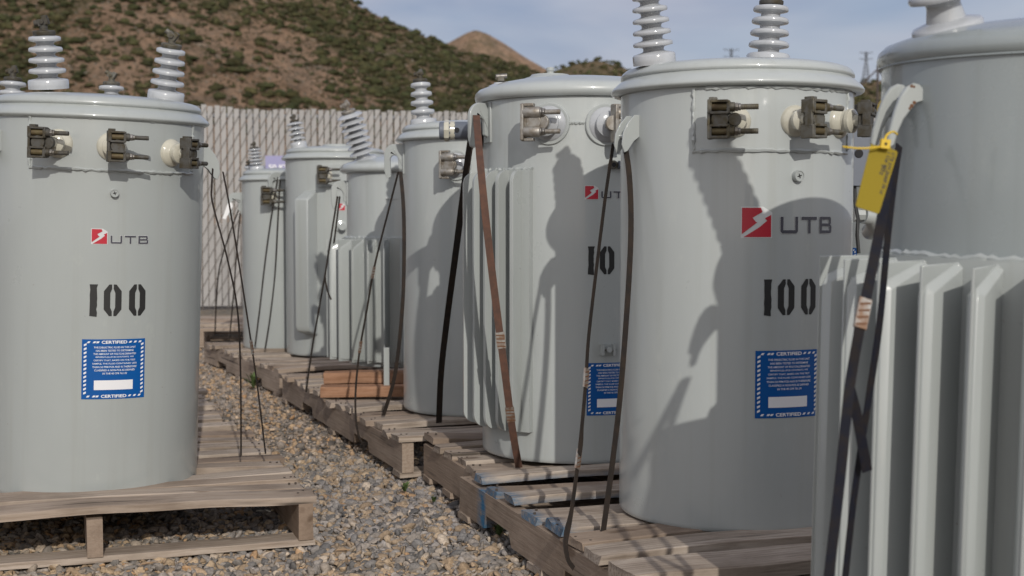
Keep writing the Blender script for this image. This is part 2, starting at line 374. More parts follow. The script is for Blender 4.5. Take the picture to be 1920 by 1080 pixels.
def lv_terminal(T, phi, z, style='bronze', off=-.012, turn=0.0, k=1.0, disc_r=.03, protr=.055, mm=None):
    n, t = T.n(phi), T.tg(phi); up = Vector((0, 0, 1)); o = n*T.r+up*z
    pm = CREAM if style == 'bronze' else PORC; b = MB()
    b.lathe([(disc_r*1.10, -.01), (disc_r*1.10, .004), (disc_r*.98, .010), (disc_r*.80, .013), (disc_r*.68, .017), (disc_r*.68, .024), (disc_r*.78, .027), (disc_r*.78, .035), (disc_r*.55, .040), (disc_r*.38, .041), (disc_r*.38, protr)], pm, o, n, 36)
    ob = b.build('low_voltage_bushing', T.root, sharp=45)
    c = MB(); m = mm or (BRONZE if style == 'bronze' else TINNED)
    ct, st = math.cos(turn), math.sin(turn); tt = t*ct-n*st; nn = n*ct+t*st
    M = Matrix((tt, nn, up)).transposed(); q = o+n*(protr+.008)+tt*off; c.rod(o+n*(protr-.004), o+n*(protr+.010), disc_r*.45, m, 24)
    def P(x, y, zz): return q+M @ (Vector((x, y, zz))*k)
    def B(x, y, zz, sx, sy, sz): c.box(P(x, y, zz), (sx*k, sy*k, sz*k), m, M)
    if style == 'bronze':
        B(-.020, .0, .0255, .009, .032, .027); B(-.020, .0, -.0255, .009, .032, .027); B(-.010, -.006, 0, .018, .018, .034); B(-.022, .004, .0, .006, .018, .03)
        c.lathe([(.017*k, -.012), (.017*k, .016)], m, P(0, -.004, 0), nn, 18)
        for sgn in (-1, 1):
            zz = .024*sgn
            B(-.001, .002, zz+.0115, .036, .030, .0055); B(-.001, .002, zz-.0115, .036, .030, .0055); B(-.002, -.010, zz, .034, .007, .020); B(.0165, .0, zz, .007, .028, .026)
            c.rod(P(-.016, .007, zz), P(.014, .007, zz), .0075*k, BRONZE_RUST if style == 'bronze' else m, 12)
            c.rod(P(.018, .004, zz), P(.029, .004, zz), .0098*k, m, 12)
            c.rod(P(.029, .004, zz), P(.036, .004, zz), .0092*k, BOLT, 6); c.rod(P(.036, .004, zz), P(.041, .004, zz), .0072*k, BOLT, 12)
            pr = []
            for i in range(17): pr.append((.0052*k if i % 2 else .0062*k, (.0022*i)*k))
            c.lathe(pr, m, P(.040, .004, zz), tt, 10)
        B(-.014, .0, .041, .016, .020, .006)
    else:
        B(-.030, .0, 0, .009, .036, .098); c.lathe([(.021*k, -.02), (.021*k, .012)], m, P(0, -.004, 0), nn, 20)
        for sgn in (-1, 1):
            zz = .026*sgn
            c.lathe([(.014*k, 0), (.0155*k, .002), (.0155*k, .044*k), (.013*k, .048*k)], m, P(-.028, .004, zz), tt, 18)
            c.rod(P(.019, .004, zz), P(.024, .004, zz), .0125*k, BOLT, 16); c.rod(P(.024, .004, zz), P(.032, .004, zz), .0115*k, BOLT, 6)
            c.rod(P(.032, .004, zz), P(.074, .004, zz), .0068*k, m, 12)
            B(-.018, -.004, sgn*.047, .034, .022, .008)
        B(-.010, -.002, 0, .044, .018, .030)
    c.build('terminal_clamp', ob, bevel=.0015)
    return ob

def leaf_lug(T, phi, z, k=1.0, gap=.034, side=1, m=None, name='lifting_lug'):
    """pair of leaf shaped plates standing out from the tank and hooking downwards"""
    m = m or PAINT_LIGHT; b = MB(); n = T.n(phi); t = T.tg(phi)
    poly = [(-.004, .030), (.018, .030), (.040, .006), (.054, -.022), (.058, -.055), (.050, -.078), (.040, -.074), (.018, -.044), (-.004, -.028)]
    poly = [(x*k, y*k) for x, y in poly]
    for sg in (-1, 1):
        o = n*(T.r-.003)+t*(sg*gap/2)+Vector((0, 0, z)); b.prism(poly, m, o, n, Vector((0, 0, 1)), .006*k)
    b.rod(n*(T.r+.034*k)-t*gap*.5+Vector((0,0,z-.030*k)), n*(T.r+.034*k)+t*gap*.5+Vector((0,0,z-.030*k)), .006*k, m)
    return b.build(name, T.root, bevel=.0012)
def arch_lug(T, phi, z, k=1.0, turn=0.0, m=None):
    """single plate with an arched hook open underneath"""
    m = m or PAINT_LIGHT; b = MB(); n = T.n(phi); t = T.tg(phi); u = (n*math.cos(turn)+t*math.sin(turn))
    def arc(cx, cy, r, a0, a1, s): return [(cx+r*math.cos(R(a0+(a1-a0)*i/s)), cy+r*math.sin(R(a0+(a1-a0)*i/s))) for i in range(s+1)]
    poly = [(-.006, .052)] + arc(.028, .018, .034, 80, 0, 8) + [(.062, -.030), (.056, -.052), (.048, -.056), (.040, -.050), (.042, -.015)] + arc(.030, .004, .013, 10, 180, 8) + [(.016, -.024), (-.006, -.034)]
    poly = [(x*k, y*k) for x, y in poly]
    b.prism(poly, m, n*(T.r-.002)+Vector((0, 0, z)), u, Vector((0, 0, 1)), .010*k)
    b.box(n*(T.r+.001)+Vector((0, 0, z+.005*k)), (.045*k, .006, .095*k), m, Matrix((t, n, Vector((0,0,1)))).transposed())
    return b.build('lifting_lug', T.root, bevel=.002)

def radiator(T, phis, Ro, ztop, zbot, thick, paint, style='wedge'):
    b = MB(); r = T.r
    # header sheet hugging the tank, top closed by a weld bead
    p0, p1 = phis[0]-.10, phis[-1]+.10; n = 28; vs = []; fs = []
    for i in range(n+1):
        ph = p0+(p1-p0)*i/n; q = T.n(ph)
        vs += [q*(r-.002)+Vector((0,0,zbot)), q*(r+.020)+Vector((0,0,zbot)), q*(r+.020)+Vector((0,0,ztop)), q*(r-.002)+Vector((0,0,ztop))]
    for i in range(n):
        for k in range(4): fs.append((i*4+k, i*4+(k+1) % 4, i*4+4+(k+1) % 4, i*4+4+k))
    fs += [(0,1,2,3), tuple(n*4+k for k in (3,2,1,0))]; b.add(vs, fs, paint)
    bead([T.n(p0+(p1-p0)*i/n)*(r+.006)+Vector((0,0,ztop+.001)) for i in range(n+1)], .006, b, paint, .002)
    rad = b.build('radiator', T.root)
    for ph in phis:
        f = MB(); u = T.n(ph); t = T.tg(ph); up = Vector((0,0,1)); r1 = r+.018
        if style == 'wedge':
            f.prism([(r1, zbot), (Ro, zbot), (Ro, ztop-.006), (r1, ztop-.004)], paint, u*0, u, up, .004)
            h = thick/2; a = r1+.002; e = Ro-.004
            sl = .85*(e-a)
            pts = []
            for sg in (-1, 1):
                for (x, z_, w_) in ((a, zbot+.006, h*.9), (e-.012, zbot+.008, h), (e, zbot+.012, h*.45), (e, ztop-.052, h*.45), (e-.012, ztop-.046, h), (a, ztop-.012, h*.9), (a, ztop-.004, h*.2), (e-.008, ztop-.034, h*.2)):
                    pts.append(u*x+up*z_+t*(w_*sg))
            fc = [(0,1,4,5), (1,2,3,4), (5,4,7,6), (4,3,7)]
            fs = [q for q in fc]+[tuple(8+i for i in reversed(q)) for q in fc]+[(0,8,9,1), (1,9,10,2), (2,10,11,3), (3,11,15,7), (7,15,14,6)]
            f.add(pts, fs, paint)
            bead([u*(r1+.004)+up*(ztop-.006)+t*.004, u*(r1+.001)+up*(ztop-.10)+t*.004], .0045, f, paint, .001)
        else:
            c = .035; poly = [(r1, zbot)]+[(Ro-c+c*math.sin(a), zbot+c-c*math.cos(a)) for a in [i*PI/12 for i in range(7)]]+[(Ro-c+c*math.cos(a), ztop-c+c*math.sin(a)) for a in [i*PI/12 for i in range(7)]]+[(r1, ztop)]
            f.prism(poly, paint, u*0, u, up, thick)
        f.build('cooling_fin', rad, bevel=.0035 if style == 'wedge' else thick*.35)
    return rad

CERT = ['THE DIELECTRIC FLUID IN THIS UNIT', 'HAS BEEN TESTED TO DETERMINE', 'THE AMOUNT OF POLYCHLORINATED', 'BIPHENYL(S) (PCB CONTENT). WE', 'CERTIFY THAT, BASED ON THE TEST', 'SAMPLE, THE FLUID CONTAINED LESS', 'THAN 50 PPM PCB AND IS THEREFORE', 'CLASSIFIED A NON-PCB AS DEFINED', 'IN THE 40 CFR 761.30']
CW = [.62, .56, .63, .56, .62, .655, .655, .60, .36]
def cert_label(T, phi, z, s=.152, hh=None):
    """blue certificate label, s = width, centred"""
    hh = hh or s*.97; b = MB()
    T.decal(b, poly_tris([(-s/2, -hh/2), (s/2, -hh/2), (s/2, hh/2), (-s/2, hh/2)]), phi, z, BLUE, .0008)
    e = .0015; k = s/1.0
    T.decal(b, poly_tris([(-.31*s, -.345*hh), (.30*s, -.345*hh), (.30*s, -.185*hh), (-.31*s, -.185*hh)]), phi, z, WHITE, e)
    # hazard dashes along the border
    w_ = .026*s
    for sx in (-1, 1):
        for i in range(13):
            y = (-.42+.87*i/13)*hh; x = sx*.45*s
            T.decal(b, poly_tris([(x-w_*.8, y), (x+w_*.8, y+.020*hh), (x+w_*.8, y+.052*hh), (x-w_*.8, y+.032*hh)]), phi, z, WHITE, e)
    for sy in (-1, 1):
        for x in (-.40, -.31, -.42+.16, .25, .33, .41):
            if abs(x) < .25: continue
            T.decal(b, poly_tris([(x*s-.028*s, sy*.452*hh-w_*.55), (x*s+.010*s, sy*.452*hh-w_*.55), (x*s+.032*s, sy*.452*hh+w_*.55), (x*s-.006*s, sy*.452*hh+w_*.55)]), phi, z, WHITE, e)
    o = b.build('certification_label', T.root); b = MB()
    for sy in (-1, 1): T.decal(b, text_fit('CERTIFIED', 0, sy*.452*hh, .40*s, .052*hh, .03), phi, z, WHITE, .0018)
    for i, (ln, cw) in enumerate(zip(CERT, CW)):
        T.decal(b, text_fit(ln, .01*s, hh*(.365-.0545*i), cw*1.06*s, .030*hh, .012), phi, z, WHITE, .0018)
    b.build('label_text', o)
def number_100(T, phi, z, h, w_):
    b = MB(); bw = w_*.125; jj = lambda a: random.uniform(-a, a)
    one = [(-w_/2, h), (-w_/2+bw*1.15, h)] + [(-w_/2+bw+jj(.0012), h*(1-i/9)) for i in range(1, 9)] + [(-w_/2+bw, -.002), (-w_/2, 0)] + [(-w_/2+jj(.0008)+.001, h*i/6) for i in range(1, 6)]
    T.decal(b, poly_tris(one), phi, z-h/2, BLACK, .0008)
    for cx in (-.10*w_, .345*w_):
        for p in stencil_zero(h, w_*.31): T.decal(b, poly_tris([(x+cx, y) for x, y in p]), phi, z-h/2, BLACK, .0008)
    b.build('capacity_number', T.root)
def logo(T, phi, z, h):
    b = MB()
    T.decal(b, poly_tris([(-.04*h, -.04*h), (1.04*h, -.04*h), (1.04*h, .84*h), (.72*h, 1.04*h), (-.04*h, 1.04*h)]), phi, z-h/2, mat_pale, .0006)
    for p in logo_shapes(h): T.decal(b, poly_tris(p), phi, z-h/2, RED, .0014)
    b.build('logo', T.root)
mat_pale = mat('pale_vinyl', (.55, .56, .56), .4)
def lettering(T, phi, z, h, w_):
    """phi = left edge"""
    b = MB(); P = stroke_letters(1); kx = w_/4.16
    for p in P: T.decal(b, poly_tris([(x*kx, y*h) for x, y in p]), phi, z-h/2, DKGREY, .0015)
    lw = .0011
    for p in P:
        q = [(x*kx, y*h) for x, y in p]; cx = sum(a for a, _ in q)/len(q)
        n = len(q); out = []
        for i in range(n):   # pale keyline around each letter
            a = Vector(q[i-1]); c = Vector(q[i]); d = Vector(q[(i+1) % n]); e1 = (c-a).normalized(); e2 = (d-c).normalized()
            nn = Vector((e1.y+e2.y, -e1.x-e2.x)); nn = nn.normalized() if nn.length > 1e-6 else Vector((0, 0)); area = sum(q[j-1][0]*q[j][1]-q[j][0]*q[j-1][1] for j in range(n))
            if area < 0: nn = -nn
            out.append(tuple(c+nn*lw))
        T.decal(b, poly_tris(out), phi, z-h/2, mat_pale, .0006)
    b.build('lettering', T.root)
def relief_valve(T, phi, z, r=.011):
    b = MB(); n = T.n(phi); o = n*T.r+Vector((0,0,z))
    b.lathe([(r, -.004), (r, .010), (r*.93, .013), (r*.80, .013), (r*.75, .011), (r*.2, .011)], PAINT_LIGHT, o, n, 24)
    for a in (0, PI/2):
        q = T.tg(phi)*math.cos(a+.3)+Vector((0,0,1))*math.sin(a+.3); b.rod(o+n*.0115-q*r*.4, o+n*.0115+q*r*.4, .0011, HOLE, 6)
    b.build('pressure_relief_valve', T.root)
def weld_plate(T, ph0, ph1, z0, z1, paint):
    b = MB(); n = 20; e = .0022
    vs = []; fs = []
    for i in range(n+1):
        ph = ph0+(ph1-ph0)*i/n; q = T.n(ph); vs += [q*(T.r+e)+Vector((0,0,z0)), q*(T.r+e)+Vector((0,0,z1))]
    for i in range(n): fs.append((2*i, 2*i+2, 2*i+3, 2*i+1))
    b.add(vs, fs, paint)
    path = [T.n(ph0+(ph1-ph0)*i/n)*(T.r+e)+Vector((0,0,z1)) for i in range(n+1)]; path2 = [T.n(ph1+(ph0-ph1)*i/n)*(T.r+e)+Vector((0,0,z0)) for i in range(n+1)]
    bead(path+path2+[path[0]], .0046, b, paint, .0014); b.build('welded_plate', T.root)

# ---------------------------------------------------------------- ground sheet
def grid_obj(name, xs, ys, zf, m):
    nx, ny = len(xs), len(ys); v = [(x, y, zf(x, y)) for y in ys for x in xs]
    f = [(j*nx+i, j*nx+i+1, (j+1)*nx+i+1, (j+1)*nx+i) for j in range(ny-1) for i in range(nx-1)]
    me = bpy.data.meshes.new(name); me.from_pydata(v, [], f); me.materials.append(m); me.polygons.foreach_set('use_smooth', [True]*len(f))
    o = bpy.data.objects.new(name, me); col.objects.link(o); return o
GM = mat('gravel_ground', (.2, .18, .15), .95, spec=.2)
vor = nd(GM, 'ShaderNodeTexVoronoi'); vor.inputs['Scale'].default_value = 42; lk(GM, nd(GM, 'ShaderNodeTexCoord').outputs['Object'], vor.inputs['Vector'])
sepx = nd(GM, 'ShaderNodeSeparateColor'); lk(GM, vor.outputs['Color'], sepx.inputs[0])
cA = ramp(GM, sepx.outputs[0], [(0, (.10,.10,.10)), (.35, (.20,.19,.175)), (.6, (.27,.22,.165)), (.85, (.30,.28,.25)), (1, (.36,.27,.18))])
cB = ramp(GM, noise_fac(GM, .6, 5, .6), [(.35, (.75,.73,.7)), (.7, (1.05,.98,.9))])
setb(GM, 'Base Color', mixc(GM, 1.0, cA, cB, 'MULTIPLY')); bump(GM, vor.outputs['Distance'], .8, .02)
def lin(a, b, n): return [a+(b-a)*i/(n-1) for i in range(n)]
def zg(x, y):
    a = min(1, max(0, (x+.62)/.55)); b_ = min(1, max(0, (5.2-y)/1.2)); a = a*a*(3-2*a); b_ = b_*b_*(3-2*b_)
    return -.006-.024*(1-a)*b_+.006*noise.noise(Vector((x*1.7, y*1.7, 0)))
ground = grid_obj('ground', [-3000, -300, -60]+lin(-12, -3, 10)+lin(-2.5, 2.5, 51)+lin(3, 12, 10)+[60, 300, 3000], [-60, -10]+lin(-2, 24, 131)+[60, 300, 3500], lambda x, y: zg(x, y)-.010 if y < 30 else -.03, GM)
tag(ground, 'packed gravel yard', kind='structure')

# ---------------------------------------------------------------- gravel stones
def ico():
    bm = bmesh.new(); bmesh.ops.create_icosphere(bm, subdivisions=1, radius=1); v = np.array([tuple(a.co) for a in bm.verts]); f = np.array([[a.index for a in q.verts] for q in bm.faces]); bm.free(); return v, f
def ico2():
    bm = bmesh.new(); bmesh.ops.create_icosphere(bm, subdivisions=2, radius=1); v = np.array([tuple(a.co) for a in bm.verts]); f = np.array([[a.index for a in q.verts] for q in bm.faces]); bm.free(); return v, f
IV, IF = ico(); IV2, IF2 = ico2()
def facet(v):
    """cut a sphere with random planes: an angular crushed stone"""
    v = v.copy()
    for _ in range(11):
        n = rng.normal(size=3); n /= np.linalg.norm(n); d = rng.uniform(.32, .75); s_ = v @ n - d
        v -= np.outer(np.clip(s_, 0, None), n)
    return v
def scatter_mesh(name, templates, F, P, S, rotm, cols, m, smooth=False):
    n = len(P); k = len(templates[0]); T_ = np.array(templates)[rng.integers(0, len(templates), n)]
    V = T_*S[:, None, :]; V = np.einsum('nij,nkj->nki', rotm, V)+P[:, None, :]
    V = V.reshape(-1, 3); Fa = (F[None]+(np.arange(n)*k)[:, None, None]).reshape(-1, 3)
    me = bpy.data.meshes.new(name); me.vertices.add(len(V)); me.vertices.foreach_set('co', V.ravel().astype('f'))
    me.loops.add(Fa.size); me.loops.foreach_set('vertex_index', Fa.ravel().astype('i'))
    me.polygons.add(len(Fa)); me.polygons.foreach_set('loop_start', np.arange(0, Fa.size, 3, dtype='i')); me.polygons.foreach_set('loop_total', np.full(len(Fa), 3, 'i'))
    me.update(calc_edges=True)
    a = me.color_attributes.new('stone', 'FLOAT_COLOR', 'POINT'); c = np.repeat(cols, k, axis=0); a.data.foreach_set('color', np.c_[c, np.ones(len(c))].ravel().astype('f'))
    me.materials.append(m)
    if smooth: me.polygons.foreach_set('use_smooth', [True]*len(Fa))
    o = bpy.data.objects.new(name, me); col.objects.link(o); return o
def rand_rot(n, tilt=.5):
    a = rng.uniform(0, 2*PI, n); b = rng.normal(0, tilt, n); c = rng.normal(0, tilt, n)
    out = np.zeros((n, 3, 3)); ca, sa, cb, sb, cc, sc_ = np.cos(a), np.sin(a), np.cos(b), np.sin(b), np.cos(c), np.sin(c)
    Rz = np.zeros((n,3,3)); Rz[:,0,0]=ca; Rz[:,0,1]=-sa; Rz[:,1,0]=sa; Rz[:,1,1]=ca; Rz[:,2,2]=1
    Rx = np.zeros((n,3,3)); Rx[:,0,0]=1; Rx[:,1,1]=cb; Rx[:,1,2]=-sb; Rx[:,2,1]=sb; Rx[:,2,2]=cb
    Ry = np.zeros((n,3,3)); Ry[:,1,1]=1; Ry[:,0,0]=cc; Ry[:,0,2]=sc_; Ry[:,2,0]=-sc_; Ry[:,2,2]=cc
    return np.einsum('nij,njk,nkl->nil', Rz, Rx, Ry)
SM = mat('crushed_stone', (.2, .2, .2), .9, spec=.25)
sa = nd(SM, 'ShaderNodeAttribute', attribute_name='stone').outputs['Color']
setb(SM, 'Base Color', mixc(SM, ramp(SM, noise_fac(SM, 160, 4, .6), [(.35, (.68,.68,.68)), (.65, (1.12,1.12,1.12))]), sa, sa)); 
_m = mixc(SM, 1.0, sa, ramp(SM, noise_fac(SM, 190, 4, .6), [(.35, (.7,.7,.7)), (.65, (1.1,1.1,1.1))]), 'MULTIPLY'); setb(SM, 'Base Color', _m)
bump(SM, noise_fac(SM, 260, 3, .6), .4, .002)
PAL = np.array([(.20,.205,.21), (.27,.27,.27), (.15,.16,.17), (.34,.28,.20), (.42,.38,.32), (.30,.24,.17), (.38,.26,.15), (.09,.10,.11), (.24,.23,.215), (.33,.31,.28)])
PAL = (PAL*.85+PAL.mean(0)*.15)*np.array([1.10, 1.02, .97]); PALP = np.array([.13, .11, .12, .14, .05, .14, .025, .065, .16, .06])
def stones(n, x0, x1, y0, y1, s0, s1, zmax, V, F, warm=0.0):
    P = np.c_[rng.uniform(x0, x1, n), rng.uniform(y0, y1, n), rng.uniform(-.016, zmax, n)]
    s_ = np.exp(rng.normal(math.log(s0), s1, n)); s_ = np.clip(s_, s0*.4, s0*2.0)
    S = np.c_[s_*rng.uniform(.85, 1.35, n), s_*rng.uniform(.7, 1.1, n), s_*rng.uniform(.45, .8, n)]
    c = PAL[rng.choice(len(PAL), n, p=PALP)]*rng.uniform(.8, 1.2, (n, 1)); c = c*np.array([1+warm, 1+warm*.2, 1-warm*.6])
    return P, S, c
TPL = [facet(IV2) for _ in range(60)]; TPL1 = [facet(IV) for _ in range(40)]
P, S, c = stones(40000, -1.75, .60, 2.6, 4.7, .0116, .46, -.002, None, None)
P[:, 2] += np.array([zg(a, b_) for a, b_ in P[:, :2]])
# patches of warm, browner stone
P2, S2, c2 = stones(420, -1.75, .60, 2.6, 4.7, .019, .22, .004, None, None); P2[:, 2] += np.array([zg(a, b_) for a, b_ in P2[:, :2]]); P = np.r_[P, P2]; S = np.r_[S, S2]; c = np.r_[c, c2]
wm = np.array([noise.noise(Vector((p[0]*1.1, p[1]*.9, 3.1))) for p in P]); c = c*np.c_[1+.22*np.clip(wm+.1, 0, 1), 1+.02*wm, 1-.3*np.clip(wm+.1, 0, 1)]
g1 = scatter_mesh('gravel', TPL, IF2, P, S, rand_rot(len(P)), c, SM); tag(g1, 'loose angular grey and tan crushed gravel between the pallets', 'gravel', kind='stuff')
P, S, c = stones(42000, -3.2, .1, 4.65, 8.8, .0122, .38, -.002, None, None, .12)
P[:, 2] += np.array([zg(a, b_) for a, b_ in P[:, :2]])
g2 = scatter_mesh('gravel', TPL1, IF, P, S, rand_rot(len(P)), c, SM); tag(g2, 'finer brown gravel further back along the row of pallets', 'gravel', kind='stuff')

# ---------------------------------------------------------------- hills
def interp(x, pts):
    if x <= pts[0][0]: return pts[0][1]
    for (a, b), (c_, d) in zip(pts, pts[1:]):
        if x <= c_: return b+(d-b)*(x-a)/(c_-a)
    return pts[-1][1]
def fbm(x, y, s, o=4, seed=0.0):
    v = 0; a = 1; t = 0
    for _ in range(o): v += a*noise.noise(Vector((x*s, y*s, seed))); t += a; a *= .5; s *= 2.03
    return v/t
HM = mat('hillside', (.2, .14, .1), 1, spec=.1)
pos = nd(HM, 'ShaderNodeTexCoord').outputs['Object']
veg = nd(HM, 'ShaderNodeAttribute', attribute_name='stone').outputs['Color']
soil = ramp(HM, noise_fac(HM, .045, 9, .70), [(.34, (.19,.13,.085)), (.43, (.33,.22,.145)), (.52, (.40,.275,.19)), (.60, (.25,.18,.125)), (.68, (.42,.345,.275))])
sepv = nd(HM, 'ShaderNodeSeparateColor'); lk(HM, veg, sepv.inputs[0])
scrub = noise_fac(HM, .30, 9, .80); ad = nd(HM, 'ShaderNodeMath', operation='ADD'); lk(HM, scrub, ad.inputs[0]); lk(HM, sepv.outputs[0], ad.inputs[1])
gcol = ramp(HM, noise_fac(HM, .5, 5, .6), [(.3, (.045,.05,.022)), (.55, (.085,.085,.035)), (.75, (.12,.10,.055))])
sf = ramp(HM, ad.outputs[0], [(.54, (0,0,0)), (.68, (.75,.75,.75))])
rocky = ramp(HM, noise_fac(HM, .22, 7, .7), [(.36, (.66,.66,.64)), (.5, (1,1,1)), (.64, (1.25,1.2,1.16))])
setb(HM, 'Base Color', mixc(HM, sf, mixc(HM, 1.0, soil, rocky, 'MULTIPLY'), gcol)); bump(HM, noise_fac(HM, .35, 9, .75), 1.0, 3.5)
def vegf(px, e, x, y, base):
    return base+.30*fbm(x, y, .012, 3, 5.5)
class Hill:
    def __init__(s, name, D0, D1, sky, t0, t1, nt, nd_, amp, vb, label, seed):
        s.name, s.D0, s.D1, s.sky, s.amp, s.vb, s.seed = name, D0, D1, sky, amp, vb, seed
        V = []; C = []; k = 0; s.t0, s.t1 = t0, t1
        ds = [D0+(D1*1.25-D0)*(j/(nd_-1)) for j in range(nd_)]
        for Y in ds:
            for i in range(nt):
                t = t0+(t1-t0)*i/(nt-1); x = t*Y; z = s.z(x, Y); V.append((x, Y, z)); C.append(s.veg(x, Y))
        F = [(j*nt+i, j*nt+i+1, (j+1)*nt+i+1, (j+1)*nt+i) for j in range(nd_-1) for i in range(nt-1)]
        me = bpy.data.meshes.new(name); me.from_pydata(V, [], F); me.materials.append(HM); me.polygons.foreach_set('use_smooth', [True]*len(F))
        a = me.color_attributes.new('stone', 'FLOAT_COLOR', 'POINT'); a.data.foreach_set('color', [q for c_ in C for q in (c_, c_, c_, 1)])
        o = bpy.data.objects.new(name, me); col.objects.link(o); tag(o, label, kind='structure')
    def z(s, x, Y):
        px = 960+2500*x/Y; top = CAM_H+(410-interp(px, s.sky))/2500*s.D1*1.003
        f = (Y-s.D0)/(s.D1-s.D0)
        if f <= 0: return -.5
        if f <= 1: h = f**1.12
        else: h = 1-(f-1)*1.5
        g = fbm(x, Y*.45, .016, 5, s.seed)+.35*fbm(x, Y, .06, 3, s.seed+2)
        ridge = (abs(fbm(x+Y*.35, Y*.25, .011, 3, s.seed+7))-.16)*-2.0
        m_ = math.sin(min(max(f, 0), 1)*PI)**.8*.9+.06
        return top*h+s.amp*(g*1.0+ridge*.8)*m_-.5*(1-min(1, f*8))
    def veg(s, x, Y):
        px = 960+2500*x/Y; f = (Y-s.D0)/(s.D1-s.D0); v = s.vb
        if s.name == 'hill':
            py = 410-(s.z(x, Y)-CAM_H)/Y*2500
            v += interp(px, [(-300, .14), (0, .10), (200, .04), (480, .02), (700, .08), (900, .15), (1100, .22)])
            v += .10*max(0, min(1, (60-py)/90))                                # greener towards the top
            v -= .17*math.exp(-((px-580)/125)**2-((py-160-(px-580)*.16)/60)**2)   # open sandy face
            v -= .16*math.exp(-((px-240)/60)**2-((py-110)/70)**2)
            v += .26*math.exp(-(((px-610)-(py-62)*1.25)/24)**2) if py > 10 else 0  # green spur
        return v+.26*fbm(x, Y, .06, 5, 5.5)
H1 = Hill('hill', 215, 400, [(-600, -330), (0, -300), (300, -190), (520, -75), (600, -38), (680, 18), (740, 48), (800, 72), (850, 92), (930, 112), (1000, 134), (1060, 153), (1170, 182), (1300, 205), (1450, 262), (1700, 330), (2600, 400)], -.80, .55, 300, 150, 4.5, .02, 'brown scrub covered hillside rising behind the fence', 1.7)
H2 = Hill('peak', 620, 1000, [(500, 210), (700, 120), (800, 100), (850, 74), (875, 60), (893, 54), (915, 62), (945, 80), (980, 104), (1015, 124), (1080, 160), (1250, 240), (1500, 330)], -.16, .16, 110, 50, 5, .06, 'bare tan peak showing above the shoulder of the nearer hill', 9.2)
H3 = Hill('far_hill', 420, 800, [(800, 250), (950, 170), (1040, 131), (1075, 120), (1120, 114), (1160, 124), (1200, 140), (1330, 162), (1500, 166), (1620, 154), (1700, 146), (1900, 150), (2500, 120)], -.06, .62, 200, 60, 5, .20, 'low rounded scrubby hill in the distance at right', 4.4)
# shrubs standing on the slopes
BM_ = mat('shrub_foliage', (.06, .07, .03), 1, spec=.15)
ba = nd(BM_, 'ShaderNodeAttribute', attribute_name='stone').outputs['Color']
setb(BM_, 'Base Color', mixc(BM_, 1.0, ba, ramp(BM_, noise_fac(BM_, 1.3, 4, .7), [(.3, (.45,.45,.45)), (.65, (1.25,1.25,1.25))]), 'MULTIPLY')); bump(BM_, noise_fac(BM_, 2.2, 4, .7), 1, .6)
def shrub_tpl():
    v = IV2.copy(); o = rng.uniform(0, 50)
    for i in range(len(v)):
        k = 1+.75*noise.noise(Vector(v[i]*1.5)+Vector((o, 0, 0)))+.35*noise.noise(Vector(v[i]*4)+Vector((0, o, 0))); v[i] *= k
    v[:, 2] = np.maximum(v[:, 2], -.35); return v
ST = [shrub_tpl() for _ in range(16)]
def shrubs(H, n, smin, smax, t0, t1, fmax, label, cut):
    P = []; S = []; C = []
    while len(P) < n:
        t = random.uniform(t0, t1); f = (.25+.75*random.random())*fmax; Y = H.D0+(H.D1-H.D0)*f; x = t*Y; v = H.veg(x, Y)
        if random.random() > (v-cut)*1.15+.16: continue
        s_ = random.uniform(smin, smax)*random.uniform(.5, 1); P.append((x, Y, H.z(x, Y)+s_*.22)); S.append((s_*random.uniform(.9, 1.7), s_*random.uniform(.9, 1.4), s_*random.uniform(.55, 1)))
        k = random.uniform(.65, 1.35); g = random.random(); C.append(((.052+.035*g)*k, (.060+.018*g)*k, (.026+.010*g)*k))
    o = scatter_mesh('shrubs', ST, IF2, np.array(P), np.array(S), rand_rot(n, .1), np.array(C), BM_, True); tag(o, label, 'shrubs', kind='stuff')
shrubs(H1, 9500, .4, 1.35, -.50, .18, 1.03, 'scattered dark green shrubs dotting the brown hillside', .0)
shrubs(H3, 2500, .9, 2.2, -.02, .38, 1.02, 'shrubs covering the far low hill', -.1)

def tufts(H, n, t0, t1, label):
    P = []; S = []; C = []
    for _ in range(n):
        t = random.uniform(t0, t1); f = .25+.77*random.random(); Y = H.D0+(H.D1-H.D0)*f; x = t*Y; s_ = random.uniform(.14, .5)
        P.append((x, Y, H.z(x, Y)+s_*.15)); S.append((s_*random.uniform(.8, 2), s_, s_*random.uniform(.5, 1)))
        k = random.uniform(.5, 1.35); C.append(random.choice([(.10*k, .085*k, .045*k), (.16*k, .12*k, .075*k), (.06*k, .06*k, .03*k), (.25*k, .215*k, .17*k)]))
    o = scatter_mesh('dry_scrub', TPL1, IF, np.array(P), np.array(S), rand_rot(n, .2), np.array(C), BM_, True); tag(o, label, 'scrub', kind='stuff')
tufts(H1, 26000, -.48, .16, 'low dry tufts and rocks sprinkled over the brown hillside')

